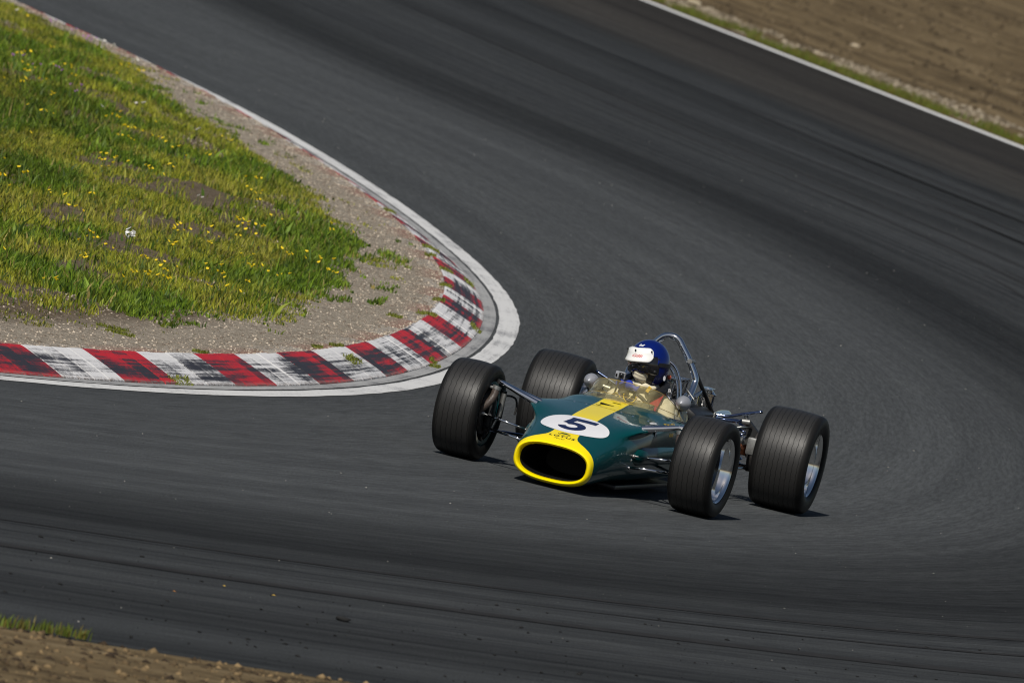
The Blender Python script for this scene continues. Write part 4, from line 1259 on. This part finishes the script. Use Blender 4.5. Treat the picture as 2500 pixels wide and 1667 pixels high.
# ------------------------------------------------------------------ engine, gearbox, exhausts
eng = mobj('engine', join(box(0, 1.83, .28, .30, .54, .24, .02), box(.17, 1.83, .42, .17, .52, .15, .02, Matrix.Rotation(R(30), 3, 'Y')), box(-.17, 1.83, .42, .17, .52, .15, .02, Matrix.Rotation(R(-30), 3, 'Y')), box(0, 1.83, .44, .20, .50, .10, .02)), M['alloy'], car, sharp=35)
for sgn in (1, -1):
    for k_, dxx in enumerate((.155, .262)):
        cv = box(0, 0, 0, .085, .54, .055, .018, Matrix.Rotation(sgn * R(28), 3, 'Y'))
        mobj('cam_cover', shift(cv, (sgn * dxx, 1.83, .535 - .03 * k_)), M['black_metal'], eng, sharp=40)
    for k in range(4):
        yy_ = 1.64 + k * .125
        tp, tf, _ = lathe([(.52, .026), (.60, .027), (.66, .031), (.685, .040), (.692, .047), (.689, .0475), (.682, .040), (.655, .027), (.56, .022)], 22, 'z')
        mobj('intake_trumpet', shift((tp, tf), (sgn * .085, yy_, .0 if k else .005)), M['polished'], eng, sharp=60)
mobj('fuel_rail', join(tube([(.02, 1.60, .60), (.02, 2.08, .60)], .010, 8), tube([(-.02, 1.60, .615), (-.02, 2.08, .615)], .008, 8), box(0, 2.10, .58, .09, .07, .08, .01)), M['alloy'], eng, sharp=40)
mobj('ignition_box', box(.02, 1.56, .56, .16, .05, .10, .01), M['alloy'], eng, sharp=40)
cvn, cfn, _ = lathe([(.50, .0001), (.50, .052), (.61, .052), (.615, .058), (.625, .058), (.628, .050), (.65, .030), (.66, .045), (.665, .0001)], 26, 'z')
mobj('oil_tank', shift((cvn, cfn), (.215, 2.18, 0)), M['polished'], car, sharp=40)
for k in range(16):
    a, b, c = random.uniform(.03, .22), random.uniform(1.62, 2.15), random.uniform(.56, .62)
    q = smooth_path([(a, b, c), (a + random.uniform(-.05, .05), b + random.uniform(-.06, .06), c + random.uniform(.01, .05)), (a + random.uniform(-.08, .08), b + random.uniform(-.1, .1), c - .02)], 4)
    mobj('engine_pipe', tube(q, random.uniform(.004, .009), 7), [M['alloy'], M['black_rubber'], M['chrome']][k % 3], eng)
mobj('gearbox', join(box(0, 2.36, .30, .24, .52, .24, .04), box(0, 2.70, .31, .20, .20, .18, .03), tube([(-.17, 2.413, .31), (.17, 2.413, .31)], .075, 16)), M['alloy'], car, sharp=35)
for sgn in (1, -1):
    ex = smooth_path([(sgn * .30, 1.75, .36), (sgn * .36, 1.95, .34), (sgn * .33, 2.2, .40), (sgn * .22, 2.5, .44), (sgn * .17, 2.9, .46), (sgn * .16, 3.15, .46)], 5)
    mobj('exhaust_pipe', tube(ex, [.032] * 15 + [.036] * 11, 14), M['chrome'], car)
# rear suspension
both('drive_shaft', tube([(.17, 2.413, .315), (.56, 2.413, .325)], .022, 12), M['mag'])
both('shaft_joint', join(tube([(.44, 2.413, .322), (.50, 2.413, .323)], [.038, .040], 14)), M['copper'])
both('rear_upright', join(([(.455, 2.36, .500), (.475, 2.36, .512), (.600, 2.40, .40), (.585, 2.40, .19), (.525, 2.37, .195), (.505, 2.37, .33),
                            (.455, 2.41, .500), (.475, 2.41, .512), (.600, 2.45, .40), (.585, 2.45, .19), (.525, 2.43, .195), (.505, 2.43, .33)],
                           [(5, 4, 3, 2, 1, 0), (6, 7, 8, 9, 10, 11)] + [(i, (i + 1) % 6, (i + 1) % 6 + 6, i + 6) for i in range(6)]), tube([(.50, 2.413, .325), (.68, 2.413, .325)], .05, 18)), M['mag'], sharp=40)
both('upright_cap', join(tube([(.445, 2.37, .555), (.462, 2.37, .500)], .014, 10), tube([(.44, 2.35, .495), (.49, 2.35, .500)], .020, 10)), M['alloy'], sharp=40)
both('rear_top_link', tube([(.10, 2.40, .445), (.455, 2.37, .495)], .0125, 12), M['blue_reflect_chrome'])
both('anti_roll_bar', tube(smooth_path([(.10, 2.30, .47), (.27, 2.33, .497), (.345, 2.34, .506), (.445, 2.34, .545), (.555, 2.34, .585)], 4), .0095, 10), M['blue_reflect_chrome'])
both('lower_rear_link', join(tube([(.16, 2.36, .20), (.535, 2.40, .222)], .014, 10), tube([(.16, 2.55, .20), (.535, 2.42, .222)], .012, 10)), M['chrome'])
both('trailing_link', join(tube([(.33, 1.30, .43), (.50, 2.36, .47)], .010, 10), tube([(.33, 1.25, .17), (.53, 2.38, .21)], .010, 10)), M['chrome'])
both('rear_brake_disc', shift((lathe([(.55, .07), (.55, .135), (.565, .137), (.565, .07)], 36)[0], lathe([(.55, .07), (.55, .135), (.565, .137), (.565, .07)], 36)[1]), (0, 2.413, .325)), M['iron'], sharp=30)
both('rear_caliper', join(box(.545, 2.30, .36, .06, .06, .11, .012), tube([(.47, 2.34, .375), (.50, 2.33, .385)], .026, 14)), M['alloy'], sharp=40)
both('rear_spring', tube([(.42 + .033 * math.cos(i * .7), 2.52 + .033 * math.sin(i * .7), .22 + .0036 * i) for i in range(72)], .0055, 6), M['blue_reflect_chrome'])

# ================================================================== THE DRIVER
drv = empty('person', (0, 0, 0), YAW, label='driver in white overalls and blue open-face helmet seated in the racing car', cat='person')
drv.location = Matrix.Rotation(YAW, 3, 'Z') @ Vector((0, 1.15, .14))
DO = Vector((0, 1.15, .14))
def skin_body(name, joints, edges, mat, parent, sub=2):
    me = bpy.data.meshes.new(name)
    keys = list(joints)
    me.from_pydata([tuple(Vector(joints[k][0]) - DO) for k in keys], [(keys.index(a), keys.index(b)) for a, b in edges], [])
    o = bpy.data.objects.new(name, me)
    link(o, parent)
    sk = o.modifiers.new('skin', 'SKIN'); sk.use_smooth_shade = True
    for i, k in enumerate(keys):
        r_ = joints[k][1]
        me.skin_vertices[0].data[i].radius = r_ if isinstance(r_, tuple) else (r_, r_)
    me.skin_vertices[0].data[0].use_root = True
    ss_ = o.modifiers.new('sub', 'SUBSURF'); ss_.levels = sub; ss_.render_levels = sub
    me.materials.append(mat)
    return o
J = {'pelvis': ((0, 1.16, .235), (.15, .11)), 'waist': ((0, 1.24, .34), (.145, .10)), 'chest': ((0, 1.31, .46), (.165, .11)), 'neckb': ((0, 1.33, .575), (.075, .07)), 'neck': ((0, 1.31, .66), .058), 'skull': ((-.01, 1.29, .76), .075),
     'sl': ((.165, 1.31, .525), .078), 'el': ((.225, 1.13, .40), .050), 'wl': ((.135, .99, .465), .034), 'sr': ((-.165, 1.31, .525), .078), 'er': ((-.225, 1.13, .40), .050), 'wr': ((-.135, .99, .465), .034),
     'hl': ((.10, 1.10, .215), .085), 'kl': ((.13, .72, .33), .060), 'al': ((.10, .33, .20), .042), 'tl': ((.10, .24, .24), .034), 'hr': ((-.10, 1.10, .215), .085), 'kr': ((-.13, .72, .33), .060), 'ar': ((-.10, .33, .20), .042), 'tr': ((-.10, .24, .24), .034)}
Ed = [('pelvis', 'waist'), ('waist', 'chest'), ('chest', 'neckb'), ('neckb', 'neck'), ('neck', 'skull'), ('chest', 'sl'), ('sl', 'el'), ('el', 'wl'), ('chest', 'sr'), ('sr', 'er'), ('er', 'wr'), ('pelvis', 'hl'), ('hl', 'kl'), ('kl', 'al'), ('al', 'tl'), ('pelvis', 'hr'), ('hr', 'kr'), ('kr', 'ar'), ('ar', 'tr')]
pb = skin_body('body', J, Ed, M['suit'], drv)
for sgn in (1, -1):
    w0 = Vector((sgn * .135, .99, .465))
    G = {'w': (w0, .030), 'p': (w0 + Vector((-sgn * .005, -.045, .022)), (.034, .018))}
    E_ = [('w', 'p')]
    for q in range(4):
        k0 = w0 + Vector((-sgn * (.022 - .013 * q) * -1, -.085, .040 - .014 * q)); ln = (.030, .034, .032, .025)[q]
        G['a%d' % q] = (k0, .0095); G['b%d' % q] = (k0 + Vector((-sgn * .004, -.010, .026 * 0 + ln * .8)) , .009); G['c%d' % q] = (k0 + Vector((-sgn * .010, .018, ln * .9)), .008)
        E_ += [('p', 'a%d' % q), ('a%d' % q, 'b%d' % q), ('b%d' % q, 'c%d' % q)]
    G['ta'] = (w0 + Vector((-sgn * .032, -.040, .040)), .010); G['tb'] = (w0 + Vector((-sgn * .040, -.062, .062)), .009)
    E_ += [('p', 'ta'), ('ta', 'tb')]
    skin_body('glove', G, E_, M['suit_blue'], drv, 1)
def dpart(name, vf, mat, parent=None, **kw):
    return mobj(name, ([tuple(Vector(p) - DO) for p in vf[0]], vf[1]), mat, parent or drv, **kw)
# shoulder straps of the harness
def strap(pts, w):
    P = smooth_path(pts, 6); V, F = [], []
    for i, p in enumerate(P):
        t_ = (P[min(i + 1, len(P) - 1)] - P[max(0, i - 1)]).normalized()
        sd = t_.cross(Vector((0, -1, .35))).normalized() * w / 2; up_n = sd.cross(t_).normalized() * .004
        V += [p - sd - up_n, p + sd - up_n, p + sd + up_n, p - sd + up_n]
    n_ = len(P)
    for i in range(n_ - 1):
        for k in range(4): F.append((i * 4 + k, i * 4 + (k + 1) % 4, i * 4 + 4 + (k + 1) % 4, i * 4 + 4 + k))
    F += [(3, 2, 1, 0), tuple((n_ - 1) * 4 + k for k in range(4))]
    return V, F
for sgn in (1, -1):
    dpart('harness_strap', strap([(sgn * .10, 1.40, .56), (sgn * .105, 1.335, .618), (sgn * .11, 1.24, .575), (sgn * .10, 1.17, .50), (sgn * .05, 1.10, .36)], .062), M['belt'], sharp=50)
# neck restraint yoke with white lettering
yk = tube(smooth_path([(.06, 1.17, .575), (.105, 1.24, .607), (.125, 1.31, .63), (.11, 1.38, .655), (.0, 1.42, .67), (-.11, 1.38, .655), (-.125, 1.31, .63), (-.105, 1.24, .607), (-.06, 1.17, .575)], 5), .026, 12)
yoke = dpart('neck_restraint', yk, M['helmet_trim'])
lt = text_mesh('STA', .03, .0005)
dpart('yoke_lettering', ([(.165 + p[0] * .35, 1.295 - abs(p[0]) * 0 - .005, .632 + p[1]) for p in [(q[0], q[1]) for q in lt[0]]], lt[1]), M['white'], yoke, smooth=False)
dpart('collar', tube(smooth_path([(-.14, 1.20, .60), (-.10, 1.155, .618), (-.05, 1.13, .615), (.0, 1.125, .60)], 5), [.022 + .010 * math.sin(i * .9) for i in range(16)], 12), M['suit_blue'])
dpart('neck_scarf', tube([(.074 * math.cos(2 * math.pi * i / 24) * (1 + .05 * math.sin(i * 2.1)), 1.30 + .078 * math.sin(2 * math.pi * i / 24), .626 + .006 * math.sin(i * 1.7)) for i in range(25)], [.017 + .004 * math.sin(i * 2.7) for i in range(25)], 10), M['cream'])
dpart('collar_badge', box(.062, 1.155, .617, .022, .006, .04, .002, Matrix.Rotation(R(25), 3, 'Y')), M['gold'], smooth=False)

# helmet group in head space: face looks towards -y
hd = empty('head', tuple(Vector((-.004, 1.285, .775)) - DO), 0, drv)
HM = Matrix.Rotation(R(-7), 4, 'Y') @ Matrix.Rotation(R(-24), 4, 'Z')
def hpart(name, vf, mat, parent, **kw):
    off = Vector((-.004, 1.285, .775)) - DO
    return mobj(name, ([tuple((HM @ Vector(p)) + off) for p in vf[0]], vf[1]), mat, parent, **kw)
bpy.data.objects.remove(hd)
def ell(nu, nv, rx, ry, rz, keep):
    V, F = [], []
    for i in range(nv + 1):
        ph = math.pi * i / nv
        for k in range(nu):
            th = 2 * math.pi * k / nu
            V.append((rx * math.sin(ph) * math.cos(th), ry * math.sin(ph) * math.sin(th), rz * math.cos(ph)))
    for i in range(nv):
        for k in range(nu):
            q = (i * nu + k, i * nu + (k + 1) % nu, (i + 1) * nu + (k + 1) % nu, (i + 1) * nu + k)
            c = [sum(V[j][d] for j in q) / 4 for d in range(3)]
            if keep(*c): F.append(tuple(reversed(q)))
    return V, F
shell = ell(180, 120, .126, .147, .142, lambda x, y, z: z > -.122 and not (y < -.058 + .30 * max(0, -z - .05) and z < .040))
# lengthen the shell towards the jaw
def jaw(p):
    x, y, z = p
    return (x * (1.0 if z > 0 else 1 - .05 * (-z / .12)), y + (.012 * (-z / .12) if z < 0 else 0), z * (1.0 if z > 0 else 1.12))
helm = hpart('helmet', ([jaw(p) for p in shell[0]], shell[1]), M['helmet'], drv)
sm = helm.modifiers.new('thick', 'SOLIDIFY'); sm.thickness = .012; sm.offset = -1
# black edge trim and padding
pad = ell(120, 80, .122, .142, .137, lambda x, y, z: z > -.128 and not (y < -.094 + .25 * max(0, -z - .05) and z < .038))
hpart('helmet_lining', ([jaw(p) for p in pad[0]], pad[1]), M['helmet_trim'], helm)
face = ell(48, 40, .089, .121, .118, lambda x, y, z: True)
hpart('balaclava', ([(p[0] * (1 + .03 * math.sin(p[2] * 190)), p[1] * (1 + .045 * math.sin(p[2] * 210 + p[0] * 60)) - (.018 * smooth01((-p[2] - .03) / .05) * (1 if p[1] < 0 else 0)), p[2] * 1.12 - .012) for p in face[0]], face[1]), M['cream'], helm)
hpart('nose', ([(0, -.132, -.035), (.014, -.112, -.05), (-.014, -.112, -.05), (0, -.108, -.005)], [(0, 1, 3), (0, 3, 2), (0, 2, 1)]), M['cream'], helm)
gg = []
V, F = [], []
for i in range(25):
    a = R(-72 + 144 * i / 24)
    zb_ = .014 * abs(math.sin(a * 1.6)) - (.006 if abs(a) < .2 else 0)
    for (z, r_) in ((.040, .120), (.030, .134), (-.010, .136), (-.046 - zb_, .131), (-.060 - zb_, .118)):
        V.append((.93 * r_ * math.sin(a), -r_ * math.cos(a) * 1.05, z))
for i in range(24):
    for k in range(4): F.append((i * 5 + k, i * 5 + k + 1, i * 5 + 6 + k, i * 5 + 5 + k))
gog = hpart('goggles', (V, F), M['goggle'], helm)
st_ = []
for i in range(40):
    a = R(68 + 224 * i / 39)
    st_.append((.130 * math.sin(a), -.150 * math.cos(a) + .002, -.008 + .006 * math.cos(a)))
V, F = [], []
for p in st_: V += [(p[0], p[1], p[2] - .012), (p[0], p[1], p[2] + .012)]
for i in range(39): F.append((2 * i, 2 * i + 1, 2 * i + 3, 2 * i + 2))
hpart('goggle_strap', (V, F), M['helmet_trim'], gog)
# white peak: curved plate snapped across the brow
V, F = [], []
prof = [(.086, 1.000, 0), (.075, 1.03, 0), (.054, 1.06, .004), (.032, 1.11, .010), (.014, 1.19, .014), (.004, 1.215, .014), (.001, 1.19, .012), (.018, 1.09, .008), (.040, 1.03, .0)]
for i in range(33):
    t_ = -1 + 2 * i / 32
    a = R(54 * t_ - 4); fall = 1 - .75 * abs(t_) ** 3; rnd = max(0.0, abs(t_) - .72) / .28
    for (z, k, d) in prof:
        rx, ry = .118, .140
        kk_ = 1 + (k - 1) * fall
        if k == 1.000: kk_ = .86
        V.append((rx * kk_ * math.sin(a) * 1.07, -ry * kk_ * math.cos(a), (z - .052) * (1 - .55 * rnd ** 2.5) + .052 + .006 * abs(t_) - (.0 if k <= 1.03 else .004)))
n_ = len(prof)
for i in range(32):
    for k in range(n_ - 1): F.append((i * n_ + k, (i + 1) * n_ + k, (i + 1) * n_ + k + 1, i * n_ + k + 1))
pk = hpart('peak', (V, F), M['peak'], helm)
for a in (-46, 0, 46):
    a_r = R(a)
    hpart('peak_stud', ([(.130 * math.sin(a_r) + .007 * math.cos(2 * math.pi * i / 12), -.1475 * math.cos(a_r) - .004, .070 + .007 * math.sin(2 * math.pi * i / 12)) for i in range(12)], [tuple(range(12))]), M['black_metal'], pk, smooth=False)
lt = text_mesh('Gilli', .030, .0004, .3)
def on_peak(x, z):
    h_ = PKB.ray_cast(HM @ Vector((x, -.4, z)) + (Vector((-.004, 1.285, .775)) - DO), HM.to_3x3() @ Vector((0, 1, 0)))
    return h_[0] - (HM.to_3x3() @ Vector((0, 1, 0))) * .0012 if h_[0] else None
PKB = BVHTree.FromPolygons([v_.co.copy() for v_ in pk.data.vertices], [tuple(p_.vertices) for p_ in pk.data.polygons])
lq = [on_peak(.012 + p[0] * 1.5, .036 + p[1] * .8) for p in lt[0]]
mobj('peak_lettering', (lq, lt[1]), M['red_ink'], pk, smooth=False)
HLB = BVHTree.FromPolygons([v_.co.copy() for v_ in helm.data.vertices], [tuple(p_.vertices) for p_ in helm.data.polygons])
lt = text_mesh('Bell', .022, .0006, .3)
lq = []
for p in lt[0]:
    h_ = HLB.ray_cast(HM @ Vector((.004 + p[0], -.4, .103 + p[1] * .8)) + (Vector((-.004, 1.285, .775)) - DO), HM.to_3x3() @ Vector((0, 1, 0)))
    lq.append(h_[0] - (HM.to_3x3() @ Vector((0, 1, 0))) * .0015)
mobj('helmet_lettering', (lq, lt[1]), M['white'], helm, smooth=False)
bd = [(0.126 + .0035, .030 + .016 * math.cos(2 * math.pi * i / 16) * .8, -.088 + .016 * math.sin(2 * math.pi * i / 16)) for i in range(16)]
hpart('helmet_badge', ([(p[0] * .86, p[1], p[2]) for p in bd], [tuple(range(16))]), M['white'], helm, smooth=False)
